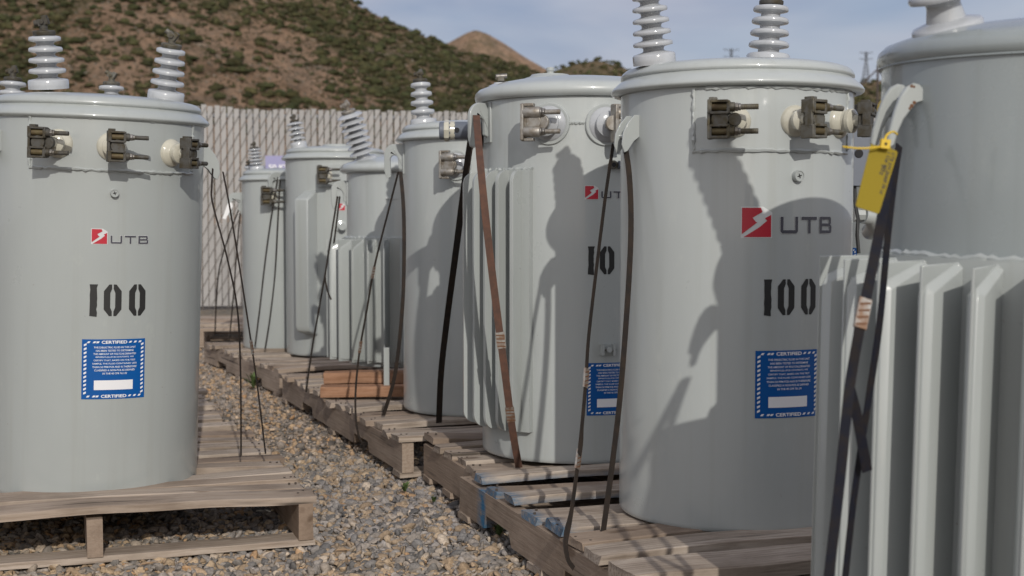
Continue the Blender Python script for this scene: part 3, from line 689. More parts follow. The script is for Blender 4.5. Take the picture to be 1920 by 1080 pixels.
# ---------------------------------------------------------------- power pylons on the far hill
GALV = mat('galvanised_steel', (.16, .17, .19), .6, .3)
def pylon(px, Y, ztop, label):
    z0 = H3.z((px-960)/2500*Y, Y)-.5; x = (px-960)/2500*Y; h = ztop-z0; r = empty('power_pylon', (x, Y, z0)); tag(r, label, 'pylon', 'power pylons on the far hill')
    b = MB(); w0, w1 = h*.12, h*.028; k = 9; T_ = .16
    lv = [(w0+(w1-w0)*min(1, (i/k)/.7), h*i/k) for i in range(k+1)]
    cs = [(-1,-1), (1,-1), (1,1), (-1,1)]
    for (a, za), (c_, zc) in zip(lv, lv[1:]):
        for i, (sx, sy) in enumerate(cs):
            tx, ty = cs[(i+1) % 4]; b.rod((sx*a, sy*a, za), (sx*c_, sy*c_, zc), T_, GALV, 4)
            b.rod((sx*a, sy*a, za), (tx*c_, ty*c_, zc), T_*.6, GALV, 4); b.rod((tx*a, ty*a, za), (sx*c_, sy*c_, zc), T_*.6, GALV, 4)
    b.build('lattice_tower', r)
    for zz in (.97, .78):
        for sx in (-1, 1):
            a = MB(); e = h*.20*sx; a.rod((0, 0, h*zz), (e, 0, h*(zz+.02)), T_*.8, GALV, 4); a.rod((0, 0, h*(zz-.07)), (e, 0, h*(zz+.02)), T_*.7, GALV, 4); a.rod((e, 0, h*(zz+.02)), (e, 0, h*(zz-.05)), T_*.5, GALV, 4); a.build('cross_arm', r)
pylon(1619, 790, CAM_H+(410-100)/2500*790, 'lattice power pylon between the two nearest right transformers')
pylon(1368, 800, CAM_H+(410-94)/2500*800, 'small lattice pylon top showing just above the lid of the right transformer')
tb = empty('timber_frame_structure', ((1641-960)/2500*500, 500, H3.z((1641-960)/2500*500, 500)-.3)); tag(tb, 'dark timber pole with braces on the hill at right, beside the pylon', 'pole')
b = MB(); Tm = mat('dark_timber', (.07, .055, .05), .9); ht = CAM_H+(410-124)/2500*500-tb.location.z
b.rod((0,0,0), (0,0,ht), .45, Tm, 8); b.build('pole', tb)
for e in (-6.5, 5): 
    b = MB(); b.rod((e,0,ht-8), (0,0,ht-1.5), .3, Tm, 6); b.build('brace', tb)

# ---------------------------------------------------------------- slatted chain link fence
fy = math.atan(.17); fence = empty('chain_link_fence', (-2.8, 12.2, 0), (0, 0, fy)); tag(fence, 'tall chain link fence filled with pale grey vertical slats below the hills', 'fence')
SLAT = mat('pale_fence_slat', (.36, .345, .335), .55); setb(SLAT, 'Base Color', ramp(SLAT, noise_fac(SLAT, 3, 5, .6, sc3=(3, 1, .3)), [(.3, (.335,.322,.312)), (.7, (.25,.24,.232))]))
WIRE = mat('galvanised_wire', (.16, .14, .125), .5, .4)
b = MB(); x = -6.0
while x < 9.5:
    hh = 1.80+random.uniform(-.012, .012)+(.03 if x < .22 else 0); b.box((x+.027+random.uniform(-.003, .003), random.uniform(-.004, .004), hh/2+.02), (.047, .012, hh), SLAT, Matrix.Rotation(random.uniform(-.06, .06), 3, 'Z')); x += .0585
b.build('privacy_slats', fence)
b = MB(); p = .084; hgt = 1.80; n = int(15.5/p)
for i in range(-int(hgt/p*1.0)-2, n):
    for sg in (1, -1):
        xa = -6+i*p; run = hgt*.54
        x0_, x1_ = (xa, xa+run) if sg > 0 else (xa+run, xa)
        yy = -.012 if sg > 0 else .012
        b.rod((x0_, yy, .03), (x1_, yy, 1.83), .0030, WIRE, 4)
b.build('wire_mesh', fence)
b = MB(); b.rod((-6, .03, 1.76), (9.5, .03, 1.76), .021, GALV, 10); b.build('top_rail', fence)
for k in range(6):
    b = MB(); b.rod((-5.56+k*3, .055, 0), (-5.56+k*3, .055, 1.74), .03, GALV, 12); b.build('fence_post', fence)
sg = empty('capacity_sign', at(528, 306, 12.15)); sg.rotation_euler = (0, 0, fy); tag(sg, 'lilac rectangular sign hung on the slatted fence reading 50 KVA', 'sign')
b = MB(); b.box((0, 0, .0), (.29, .006, .135), PURPLE); b.build('sign_board', sg)
v, f = text_fit('50 KVA', 0, -.035, .235, .045, .03); b = MB(); b.add([(a, -.005, c_) for a, c_ in v], f, WHITE); b.build('sign_lettering', sg)

# ---------------------------------------------------------------- pallets
def attr_obj(o, grain, tint, blue):
    me = o.data
    a = me.attributes.new('grain', 'FLOAT_VECTOR', 'POINT'); a.data.foreach_set('vector', [q for g in grain for q in g])
    a = me.attributes.new('tint', 'FLOAT', 'POINT'); a.data.foreach_set('value', tint)
    a = me.attributes.new('blue', 'FLOAT', 'POINT'); a.data.foreach_set('value', blue)
def board(name, parent, p0, p1, width, th, m, tint=.2, blue=None, warp=.003, end_jag=.004, r=None, nails=()):
    """plank from p0 to p1 (centre of its top face), segmented so it can warp and chip"""
    r = r or random
    p0 = Vector(p0); p1 = Vector(p1); d = p1-p0; Ln = d.length; d.normalize(); up = Vector((0, 0, 1)); s_ = up.cross(d).normalized(); up = d.cross(s_).normalized()
    n = max(4, int(Ln/.045)); V = []; G = []; B_ = []; off = Vector((r.uniform(0, 50), r.uniform(0, 50), r.uniform(0, 50)))
    ph = r.uniform(0, 6.28); aw = r.uniform(-warp, warp); tw = r.uniform(-.02, .02); bl = blue
    cols_ = [(-.5, 0), (-.44, 1), (-.15, 1), (.15, 1), (.44, 1), (.5, 0)]
    prof = [(-.5, -1), (-.5, -.10), (-.475, 0), (-.16, .0), (.16, .0), (.475, 0), (.5, -.10), (.5, -1)]
    ts = [0, .005/Ln]+[i/n for i in range(1, n)]+[1-.005/Ln, 1]; n += 2
    for i, t in enumerate(ts):
        x = Ln*t
        zc = aw*math.sin(t*PI+ph*.1)*2+.0012*noise.noise(off+Vector((x*6, 0, 0)))*2
        for k, (a, z_) in enumerate(prof):
            e = (1 if abs(a) > .4 else 0)*.0022*noise.noise(off+Vector((x*14, a*7, z_*3)))
            ex = 0
            if i in (0, n): ex = end_jag*noise.noise(off+Vector((a*9, i, z_)))*(1 if i == 0 else -1)
            y = a*width+e+.002*noise.noise(off+Vector((x*4, 7, 0))); zz = z_*th+zc+tw*a*width*(t-.5)*2+(.0008*noise.noise(off+Vector((x*30, a*20, 3))) if z_ == 0 else 0)
            q = p0+d*(x+ex)+s_*y+up*zz; V.append(q); G.append((off.x+x, off.y+a*width, off.z+z_*th*1.0)); B_.append(bl(x/Ln, a, z_, x) if bl else 0)
    m8 = len(prof); F = [(i*m8+k, i*m8+(k+1) % m8, (i+1)*m8+(k+1) % m8, (i+1)*m8+k) for i in range(n) for k in range(m8)]
    F += [tuple(reversed(range(m8))), tuple(n*m8+k for k in range(m8))]
    b = MB(); b.add(V, F, m)
    for q in nails: b.lathe([(.0032, -.004), (.0032, .0008), (.001, .0012)], NAIL, q, (0, 0, 1), 8)
    k_ = len(b.v)-len(V); o = b.build(name, parent, sharp=30); attr_obj(o, G+[(0, 0, 0)]*k_, [tint]*len(b.v), B_+[0]*k_); return o
def stringer(parent, x, D, h, wd, m, z0, tint, r, notch=True, blue=None, cut=None):
    """upright plank running back, with the two fork notches"""
    nt_ = []
    if notch:
        for c_ in (D*.27, D*.73): nt_.append((c_-.11, c_+.11))
    ys = sorted(set([0, D]+[q for a, b_ in nt_ for q in (a, a+.02, b_-.02, b_)]+[D*i/24 for i in range(1, 24)]))
    off = Vector((r.uniform(0, 50),)*3); V = []; G = []; B_ = []
    for y in ys:
        zb = z0
        for a, b_ in nt_:
            if a < y < b_: zb = z0+.036
        zt = z0+h
        for sx in (-1, 1):
            for z_ in (zb, (zb+zt)/2, zt):
                e = .0015*noise.noise(off+Vector((sx, y*9, z_*20)))
                V.append((x+sx*wd/2+e, y, z_)); G.append((off.x+y, off.y+z_, off.z+sx*wd/2)); B_.append(blue(y, z_, sx) if blue else 0)
    F = []; n = len(ys); ring = [0, 1, 2, 5, 4, 3]
    for i in range(n-1):
        for k in range(6): F.append((i*6+ring[k], i*6+ring[(k+1) % 6], (i+1)*6+ring[(k+1) % 6], (i+1)*6+ring[k]))
    F += [tuple(ring), tuple((n-1)*6+k for k in reversed(ring))]
    b = MB(); b.add(V, F, m); o = b.build('stringer', parent, sharp=30); attr_obj(o, G, [tint]*len(V), B_)
def pallet(label, X, Y, yaw, W, D, boards, seed, tilt=(0, 0), z=0.0, sh=.094, blue=False, nb=3, notch=True, th=.019):
    """origin = front left corner; boards = [(y centre, width, left overhang, right overhang, yaw, lift)]"""
    r = random.Random(seed); root = empty('wooden_pallet', (X, Y, z), (tilt[0], tilt[1], yaw)); tag(root, label, 'pallet', 'weathered wooden pallets under the transformers')
    bt = .016; zs = bt+sh
    for i, x in enumerate([.02, W/2, W-.02] if nb == 3 else lin(.02, W-.02, nb)):
        fb = None
        if blue and i == 0: fb = lambda y, z_, sx: 1.0 if (D-.22 < y < D-.16 and sx < 0) else 0
        stringer(root, x, D, sh, .038, WOOD, bt, r.uniform(.45, .95), r, notch, fb)
    for (y, wd, l, rr, ya, lift) in boards:
        bl = None
        if blue and D*.40 < y < D*.90:
            bl = lambda t, a, z_, x, y=y: (.75 if x < .008 else (.5 if (a < -.49 and z_ < -.5) else 0))
        a = Vector((-l, y-ya*W/2, zs+th+lift)); c_ = Vector((W+rr, y+ya*W/2, zs+th+r.uniform(-.001, .002)))
        nl = []
        for x in (.012, .03, W/2-.01, W/2+.012, W-.03, W-.012):
            q = a.lerp(c_, (x+l)/(W+l+rr)); q.y += r.uniform(-.3, .3)*wd; q.z += .0008; nl.append(q)
        thk = .030 if lift >= .009 and lift < .012 else th
        board('deck_board', root, a, c_, wd*.91, thk, WOOD, r.choice([0, .1, .25, .4, .6]), bl, .007, .009, r, nl)
    for y in (.05, D/2, D-.05):
        board('bottom_board', root, (-.005, y, bt), (W+.005, y, bt), .09, bt, WOOD, r.uniform(.1, .6), None, .001, r=r)
    return root
def auto_boards(D, n, seed, wd=.09, jit=.012):
    r = random.Random(seed); out = []
    for i in range(n):
        out.append((wd/2+(D-wd)*i/(n-1)+r.uniform(-jit, jit)*(0 < i < n-1), wd*r.uniform(.9, 1.15), r.uniform(-.012, .02), r.uniform(-.012, .02), r.uniform(-.02, .02), r.choice([0, 0, .001, .003])))
    return out
YA = R(18.9)
c19, s19 = math.cos(YA), math.sin(YA)
def corner(bx, by, u, v):   # step u along the boards and v back from a surveyed corner
    return bx+u*c19-v*s19, by+u*s19+v*c19
# left pallet: surveyed front right corner
fx, fy_ = corner(-.512, 3.41, -1.08, 0)
bl = [(.06, .125, .0, .01, .0, .001), (.185, .085, .0, .0, -.004, 0), (.285, .085, 0, .0, .014, .002), (.395, .095, 0, .005, -.016, .001), (.52, .085, 0, .0, .01, .003), (.64, .085, 0, .02, -.006, .001), (.76, .095, 0, .0, .004, 0), (.90, .09, 0, .01, .006, .001), (1.04, .09, 0, -.01, 0, 0), (1.18, .10, 0, .01, 0, 0)]
pallet('grey weathered pallet under the front left transformer, its end block and gap facing the camera', fx, fy_, YA, 1.08, 1.22, bl, 3, (R(-.4), R(-.3)), z=-.030, nb=3, notch=False)
# behind it
fx, fy_ = corner(-.512, 3.41, -1.10, 1.30)
pallet('grey pallet directly behind the front left transformer, mostly hidden', fx, fy_, YA, 1.05, 1.2, auto_boards(1.2, 8, 5), 5, z=-.03)
# right pallet A: surveyed back left corner
LA = 1.22
fx, fy_ = corner(-.145, 3.63, 0, -LA)
bA = [(1.165, .085, -.03, 0, .0, .002), (1.075, .075, -.01, 0, -.006, .006), (.955, .095, -.005, 0, .004, .002), (.815, .085, -.008, 0, -.012, .004), (.665, .11, .0, 0, .022, .001), (.515, .115, -.01, 0, -.004, .006), (.375, .10, -.005, 0, .008, .004), (.235, .10, .012, 0, -.008, .0035), (.085, .135, .01, 0, 0, .0105)]
pallet('pallet with blue painted board ends under the right front transformer', fx, fy_, YA, 1.02, LA, bA, 8, blue=True, z=.002)
# B under the wide finned transformer
fx, fy_ = corner(-.28, 4.18, 0, -.56)
bB = [(.05, .09, .0, 0, 0, 0), (.17, .085, -.01, 0, .0, 0), (.28, .085, .0, 0, -.01, 0), (.39, .08, .005, 0, .01, 0), (.50, .13, -.01, 0, -.05, .018)]
pallet('short brown pallet under the wide finned transformer with a raised warped rear board', fx, fy_, YA, 1.0, .56, bB, 12, z=.0, notch=False)
# C long pallet
YC = R(21); cC, sC = math.cos(YC), math.sin(YC)
pallet('long notched pallet with a faint blue mark under the middle transformers', -.35, 4.20, YC, .98, 1.92, auto_boards(1.92, 15, 21, .085), 21, z=-.004)
YD = R(25.5)
pallet('distant notched pallet carrying the two rearmost transformers', -1.08, 6.16, YD, 1.0, 1.58, auto_boards(1.58, 12, 31, .09), 31, z=-.01)
pallet('farthest pallet at the foot of the slatted fence', -2.62, 8.35, R(8), 1.3, 1.1, auto_boards(1.1, 8, 41), 41, z=0)
# pallet under the far right unit
fx, fy_ = corner(.30, 2.42, 0, -1.22)
pallet('pallet under the large finned transformer at the right edge', fx, fy_, YA, 1.15, 1.22, auto_boards(1.22, 9, 51), 51, z=0)
fx, fy_ = corner(.85, 3.95, 0, 0)
pallet('pallet under the transformer half hidden behind the right front one', fx, fy_, YA, 1.1, 1.1, auto_boards(1.1, 8, 61), 61, z=0)
def lumber(px0, px1, Y, z, label, h=.04, d=.085):
    a = Vector(((px0-960)/2500*Y, Y, z)); Ln = (px1-px0)/2500*Y*1.02
    root = empty('lumber_beam', a); tag(root, label, 'lumber', 'reddish timber bearers under the pleated transformer')
    o = board('timber', root, (0, 0, h), (Ln*math.cos(.06), Ln*math.sin(.06), h), d, h, WOOD_RED, .3, None, .001)
DK = .1285
lumber(600, 757, 5.19, DK-.002, 'reddish timber bearer lying lowest and nearest on the middle pallet')
lumber(606, 757, 5.30, DK-.002+.040, 'upper reddish timber bearer with a knot, just under the fins', .042)
lumber(606, 757, 5.31, DK-.004, 'timber bearer hidden beneath the upper reddish one', .042)

# ---------------------------------------------------------------- transformers
DZ = .130
def phi_at(T, px, py): return T.hit(px, py)
# --- front left
TL = Tank('front left transformer on its own pallet, marked 100, tilting slightly right', -1.187, 3.75, .085, .285, 1.012, (R(1.6), R(2.3), 0))
make_tank(TL, PAINT_LIGHT, .299, 'stepped')
hv_bushing(TL, at(91, 158, 3.66), at(83, 66, 3.64), 4, .0515, .0425, BRONZE_DK, embed=.012)
hv_bushing(TL, at(311, 180, 3.80), at(321, 90, 3.78), 4, .049, .0400, BRONZE, embed=.012, capkind=1)
ph0, z1 = TL.hit(58, 214); ph1, _ = TL.hit(360, 232); _, z0 = TL.hit(195, 319)
weld_plate(TL, ph0, ph1, z0, z1-.002, PAINT_LIGHT)
for (px, py, off, tn) in ((110, 269, -.022, .0), (209, 275, .006, .0), (321, 287, .0, .25)):
    p, z = TL.hit(px, py); lv_terminal(TL, p, z, 'bronze', off, tn, 1.02, .034, .062, BRONZE_DK)
p, z = TL.hit(214, 362); relief_valve(TL, p, z)
p, z = TL.hit(172, 443); logo(TL, p, z, .038)
p, z = TL.hit(207, 449); lettering(TL, p, z, .021, .1)
p, z = TL.hit(222, 563); number_100(TL, p, z, .083, .145)
p, z = TL.hit(214, 692); cert_label(TL, p, z, .163, .158)
p, z = TL.hit(383, 292); leaf_lug(TL, p+.10, z, .85, name='lifting_lug')
p, z = TL.hit(8, 262); leaf_lug(TL, p-.12, z, .85)

# --- transformer behind it
TB = Tank('transformer hidden behind the front left one, only its bushing tops showing', -1.66, 4.95, .11, .27, .98)
make_tank(TB, PAINT_LIGHT, .29, 'stepped')
hv_bushing(TB, at(22, 230, 4.9), at(24, 152, 4.9), 4, .055, .047, BRONZE_DK, embed=.04); hv_bushing(TB, at(208, 235, 4.95), at(209, 160, 4.95), 4, .053, .045, BRONZE, embed=.04, capkind=1)

# --- right front
T1 = Tank('right front transformer with large red and grey logo, standing left of the finned edge unit', .521, 3.12, .139, .267, .973)
make_tank(T1, PAINT, .290, 'stepped')
hv_bushing(T1, at(1227, 112, 3.02), at(1216, -12, 3.0), 5, .0465, .0375, BRONZE_DK, embed=.010)
hv_bushing(T1, at(1440, 112, 3.22), at(1446, 10, 3.22), 4, .0500, .0420, BRONZE_DK, embed=.015)
ph0, z1 = T1.hit(1302, 166); _, z0 = T1.hit(1380, 282); ph1, _ = T1.hit(1588, 170)
weld_plate(T1, ph0, ph1-.01, z0, z1, PAINT)
for (px, py, off, tn) in ((1378, 228, -.030, -.05), (1490, 227, .012, .30)):
    p, z = T1.hit(px, py); lv_terminal(T1, p, z, 'bronze', off, tn, 1.05, .031, .060)
p, z = T1.hit(1572, 228); lv_terminal(T1, p, z, 'bronze', .0, .3, .95, .034, .060, BRONZE_DK)
p, z = T1.hit(1494, 330); relief_valve(T1, p, z, .0125)
p, z = T1.hit(1391, 417); logo(T1, p, z, .0625)
p, z = T1.hit(1463, 422); lettering(T1, p, z, .036, .139)
p, z = T1.hit(1484, 557); number_100(T1, p, z, .077, .126)
p, z = T1.hit(1479, 720); cert_label(T1, p, z, .152, .146)
p, z = T1.hit(1192, 236); leaf_lug(T1, p-.02, z, .78, .036)

# --- wide finned one in the middle
T3 = Tank('wide middle transformer with shallow domed lid and narrow fins on its left side', .197, 3.95, .140, .285, 1.02, name='pole_transformer')
make_tank(T3, PAINT, .307, 'rolled')
b = MB(); b.lathe([(.075, 0), (.073, .004), (.060, .008), (.055, .014), (.010, .018), (.010, .024), (.012, .026), (.012, .034), (.010, .036)], PAINT_LIGHT, (-.085, -.02, 1.086), (0, 0, 1), 40); b.build('inspection_cover', T3.root)
b = MB(); q = T3.loc(938, 163, 3.9); b.lathe([(.034, -.02), (.034, .003), (.020, .008), (.018, .012)], PORC, q, (0, 0, 1), 24); o = b.build('high_voltage_bushing', T3.root)
b = MB(); b.box(q+Vector((.002, 0, .022)), (.020, .02, .012), BRONZE); b.rod(q+Vector((-.010, 0, .020)), q+Vector((-.010, 0, .036)), .005, BRONZE); b.rod(q+Vector((-.012, 0, .030)), q+Vector((.020, 0, .032)), .007, BOLT); b.build('terminal_cap', o, bevel=.001)
def gasket(T, p, z, r):
    b = MB(); b.lathe([(r, -.004), (r, .004), (r*.97, .006), (r*.85, .006), (r*.8, .004)], PAINT, T.n(p)*T.r+Vector((0,0,z)), T.n(p), 40); b.build('bushing_flange', T.root)
for (px, py, off, tn, k) in ((1030, 232, -.020, .04, 1.0), (1136, 234, .034, .15, 1.0)):
    p, z = T3.hit(px, py); gasket(T3, p, z, .058); lv_terminal(T3, p, z, 'tinned', off, tn, k, .046, .064)
b = MB(); p, z = T3.hit(1063, 230); p2, _ = T3.hit(1096, 230); bead([T3.n(p+(p2-p)*i/6)*(T3.r+.001)+Vector((0,0,z)) for i in range(7)], .0045, b, PAINT); b.build('weld_bead', T3.root)
radiator(T3, [-1.34, -1.08, -.91, -.76, -.61], .348, .815, .085, .011, PAINT_LIGHT, 'flat')
p, z = T3.hit(1097, 361); logo(T3, p, z, .036)
p, z = T3.hit(1127, 365); lettering(T3, p, z, .019, .098)
p, z = T3.hit(1147, 488); number_100(T3, p, z, .077, .135)
p, z = T3.hit(1150, 729); cert_label(T3, p, z, .152, .146)
p, z = T3.hit(1140, 655); b = MB(); n_, t_ = T3.n(p), T3.tg(p); Mx = Matrix((t_, n_, Vector((0,0,1)))).transposed(); o_ = n_*T3.r+Vector((0,0,z))
b.box(o_+n_*.002, (.050, .004, .030), PAINT, Mx); b.box(o_+n_*.010-t_*.018, (.006, .014, .030), PAINT, Mx); b.box(o_+n_*.010+t_*.014, (.006, .014, .034), PAINT, Mx); b.rod(o_+n_*.004, o_+n_*.016, .008, PAINT, 12); b.rod(o_+n_*.010-t_*.02, o_+n_*.010+t_*.02, .003, BOLT, 8)
b.build('ground_pad', T3.root)
p, z = T3.hit(1148, 309); b = MB(); o_ = T3.n(p)*T3.r+Vector((0,0,z)); b.lathe([(.012, -.01), (.012, .012), (.009, .013)], BRONZE, o_, T3.n(p), 20); b.lathe([(.0065, 0), (.0065, .0142)], HOLE, o_, T3.n(p), 12); b.rod(o_+T3.n(p)*.010+T3.tg(p)*.014, o_+T3.n(p)*.014+T3.tg(p)*.06, .011, BOXGREY, 12); b.build('drain_fitting', T3.root)
p, z = T3.hit(910, 236); arch_lug(T3, -1.20, z+.0, 1.20, .35)
# side pipe with flange on the left of the tank
q = T3.loc(893, 245, 3.93); a = T3.loc(824, 245, 3.93); dd = (q-a).normalized(); b = MB()
b.lathe([(.024, 0), (.0265, .003), (.0265, .085), (.028, .087), (.028, .089)], BOXGREY, a, dd, 32); b.lathe([(.0275, .030), (.0275, .046), (.029, .033)], CREAM, a, dd, 10)
b.lathe([(.030, .014), (.032, .017), (.032, .026), (.030, .029)], CREAM, a, dd, 8); b.lathe([(.036, .089), (.055, .091), (.055, .099), (.045, .101), (.045, .112), (.053, .114), (.053, .124), (.04, .126)], PAINT, a, dd, 36)
b.rod(a+dd*.052+Vector((0, -.020, 0)), a+dd*.052+Vector((0, -.0275, 0)), .0075, HOLE, 14); b.build('side_conduit_fitting', T3.root)

# --- T4
T4 = Tank('plain middle transformer with one tall bushing, left of the narrow finned one', -.127, 4.87, .132, .270, .972)
make_tank(T4, PAINT, .295, 'stepped')
hv_bushing(T4, at(794, 231, 4.78), at(788, 154, 4.78), 4, .0450, .0360, BRONZE_DK, embed=.012)
p, z = T4.hit(856, 310); gasket(T4, p, z, .052); lv_terminal(T4, p, z, 'tinned', -.006, -.1, .95, .040, .060)
p, z = T4.hit(762, 300); arch_lug(T4, -1.38, z+.0, 1.15, -.35)
# --- T5 pleated
T5 = Tank('transformer with pleated radiator fins raised on reddish timbers, with leaning ribbed bushing', -.462, 5.65, .213, .235, .800)
make_tank(T5, PAINT, .263, 'rolled')
hv_bushing(T5, at(684, 303, 5.55), at(654, 212, 5.5), 7, .0520, .0540, TINNED, rings='skirt', embed=.02)
radiator(T5, [-1.45, -1.16, -.88, -.62, -.38, -.16, .06], .322, .527, .022, .013, PAINT_LIGHT, 'wedge')
p, z = T5.hit(652, 360); arch_lug(T5, -1.35, z-.01, 1.1, 0)
b = MB(); b.box((-.030, -.44, .02), (.022, .012, .165), PAINT_LIGHT); b.build('foot_bracket', T5.root, bevel=.001)
p, z = T5.hit(735, 372); b = MB(); o_ = T5.n(p)*T5.r+Vector((0,0,z)); b.box(o_, (.05, .006, .006), PAINT); b.build('name_tab', T5.root)
# --- T7b
T6 = Tank('distant wide transformer with raised lid cover and flat side panel', -.925, 7.0, .120, .258, 1.01)
make_tank(T6, PAINT_LIGHT, .278, 'stepped')
b = MB(); b.lathe([(.075, 0), (.075, .026), (.07, .032), (.01, .034)], PAINT_LIGHT, T6.loc(632, 283, 6.9), (0,0,1), 36); b.build('inspection_cover', T6.root)
hv_bushing(T6, at(560, 271, 6.92), at(552, 229, 6.92), 4, .040, .044, BRONZE_DK, rings='skirt', embed=.04)
b = MB(); q = T6.loc(593, 280, 7.05); b.box(q, (.03, .02, .03), BRONZE_DK); b.rod(q, q+Vector((.02, 0, .02)), .006, BRONZE_DK); b.rod(q-Vector((0,0,.03)), q, .010, BRONZE_DK); b.build('terminal_stud', T6.root)
p, z = T6.hit(616, 329); b = MB(); n_, t_ = T6.n(p), T6.tg(p); b.box(n_*(T6.r+.004)+Vector((0,0,z)), (.115, .012, .115), PAINT_LIGHT, Matrix((t_, n_, Vector((0,0,1)))).transposed()); b.build('terminal_plate', T6.root, bevel=.002)
lv_terminal(T6, p-.03, z, 'bronze', -.01, 0, 1.15, .03, .05, BRONZE_DK)
b = MB(); u_ = T6.n(-.38); b.prism([(T6.r-.01, .105), (T6.r+.075, .130), (T6.r+.090, .16), (T6.r+.090, .80), (T6.r-.01, .845)], PAINT_LIGHT, (0,0,0), u_, (0,0,1), .075); b.build('cooling_panel', T6.root, bevel=.008)
p, z = T6.hit(634, 388); logo(T6, p, z, .034)
p, z = T6.hit(640, 425); b = MB(); o_ = T6.n(p)*T6.r+Vector((0,0,z)); b.lathe([(.03, -.01), (.03, .006), (.014, .01), (.012, .03), (.018, .032), (.018, .04)], PAINT_LIGHT, o_, T6.n(p), 20); b.build('drain_valve', T6.root)
# --- rearmost
T8 = Tank('smallest rearmost transformer nearest the slatted fence', -1.285, 7.35, .116, .198, .915)
make_tank(T8, PAINT_LIGHT, .215, 'stepped')
hv_bushing(T8, at(482, 316, 7.28), at(477, 279, 7.28), 5, .038, .034, BRONZE_DK, embed=.03); hv_bushing(T8, at(468, 322, 7.42), at(467, 311, 7.42), 1, .034, .028, BRONZE_DK, embed=.03)
p, z = T8.hit(507, 368); lv_terminal(T8, p, z, 'bronze', -.004, 0, 1.25, .034, .05, BRONZE_DK)
arch_lug(T8, -1.45, .78, 1.3, 0); arch_lug(T8, .25, .89, 1.2, -1.2)
p, z = T8.hit(520, 340)
# --- far right, partly hidden behind the right front one
T7 = Tank('transformer glimpsed in the gap behind the right front one, with grey junction box', 1.36, 4.5, .13, .275, .86)
make_tank(T7, PAINT_LIGHT, .29, 'rolled')
p, z = T7.hit(1596, 381); lettering(T7, p-.20, z, .019, .115)
p, z = T7.hit(1608, 432); p -= .05; b = MB(); T7.decal(b, poly_tris([(-.055, .036), (-.012, .036), (-.012, .025), (-.055, .025)]), p, z, BLACK, .001); T7.decal(b, poly_tris([(-.025, .018), (-.015, .018), (-.020, -.036), (-.032, -.036)]), p, z, BLACK, .001); b.build('capacity_number', T7.root)
p, z = T7.hit(1590, 506); cert_label(T7, p-.12, z, .15)
q = T7.loc(1626, 208, 4.1); b = MB()
b.rod(q+Vector((0, .25, -.25)), q, .014, BRONZE_DK); b.box(q, (.055, .02, .018), BRONZE_DK); b.box(q+Vector((0, -.01, 0)), (.02, .03, .05), BRONZE_DK); b.box(q+Vector((.03, 0, .0)), (.012, .04, .04), BRONZE_DK); b.box(q+Vector((-.03, 0, .0)), (.012, .04, .04), BRONZE_DK); b.build('terminal_stud', T7.root, bevel=.002)
b = MB(); a = at(1626, 288, 3.95); bx = T7.loc(1623, 288, 3.95); b.box(bx+Vector((.01, .08, 0)), (.105, .16, .190), BOXGREY); b.rod(bx+Vector((-.02, .0005, .0)), bx+Vector((-.02, -.002, .0)), .013, HOLE, 20); o = b.build('junction_box', T7.root, bevel=.003)
b = MB(); b.tube([T7.loc(1602, 345, 3.97), T7.loc(1604, 385, 3.97), T7.loc(1609, 410, 3.95), T7.loc(1607, 440, 3.95), T7.loc(1610, 475, 3.95)], .0055, RUBBER, 8); b.build('cable', o)
b = MB(); q = T7.loc(1612, 403, 4.0); b.rod(q-Vector((.018, 0, 0)), q+Vector((.014, 0, 0)), .020, PAINT_LIGHT, 8); b.tube([q+Vector((.01, 0, 0)), q+Vector((.04, .01, -.004)), q+Vector((.055, .03, -.03)), q+Vector((.07, .14, -.05))], .027, PAINT, 16); b.build('conduit_elbow', T7.root)

# --- far right finned
T0 = Tank('large close transformer at the right edge with deep vertical fins and rusty lifting horns', .900, 2.2, .135, .300, .930, (R(1.6), R(.6), 0))
make_tank(T0, PAINT_SHADED, .309, 'rolled')
hv_bushing(T0, at(1778, 60, 2.12), at(1712, -300, 2.06), 8, .0530, .0400, BRONZE_DK, embed=.03)
radiator(T0, [-1.50, -1.274, -1.073, -.881, -.689, -.49, -.29, -.08, .13], .41, .628, .02, .026, PAINT_LIGHT, 'wedge')
for px in (1704, 1733):
    p, z = T0.hit(px-8, 215); b = MB(); n_, t_ = T0.n(p), T0.tg(p)
    o_ = n_*(T0.r-.003)+Vector((0, 0, z+.0)); poly = [(-.004, .036), (.006, .046), (.016, .048), (.027, .042), (.037, .027), (.045, .005), (.052, -.022), (.056, -.046), (.050, -.052), (.043, -.046), (.038, -.026), (.030, -.008), (.018, .008), (.010, .018), (-.004, .022)]
    b.prism([(x*1.0, y*1.0) for x, y in poly], PAINT_LIGHT, o_, (n_-t_*.25).normalized(), (0, 0, 1), .011); o = b.build('lifting_horn', T0.root, bevel=.003)
    if px == 1733:
        r_ = MB(); hh = (n_-t_*.25).normalized(); side = hh.cross(Vector((0,0,1))).normalized()
        for (x, y, s_) in ((.020, .043, .0026), (.016, .042, .002), (.019, .013, .0032), (.015, .018, .003), (.022, .009, .0022)):
            for sd in (-1, 1): r_.lathe([(s_, 0), (s_*.5, .0004)], RUST_SPOT, o_+hh*x+Vector((0,0,y))+side*.0056*sd, side*sd, 9)
        r_.build('rust_patch', o)
b = MB(); q = T0.loc(1646, 205, 2.12); b.lathe([(.006, 0), (.0145, .002), (.0145, .006), (.010, .008)], YELLOW, q+Vector((.012, 0, 0)), (-1, -.35, 0), 20); b.rod(q+Vector((.012, .002, 0)), q+Vector((.06, .03, 0)), .012, PAINT_SHADED, 14); b.build('yellow_plug', T0.root)

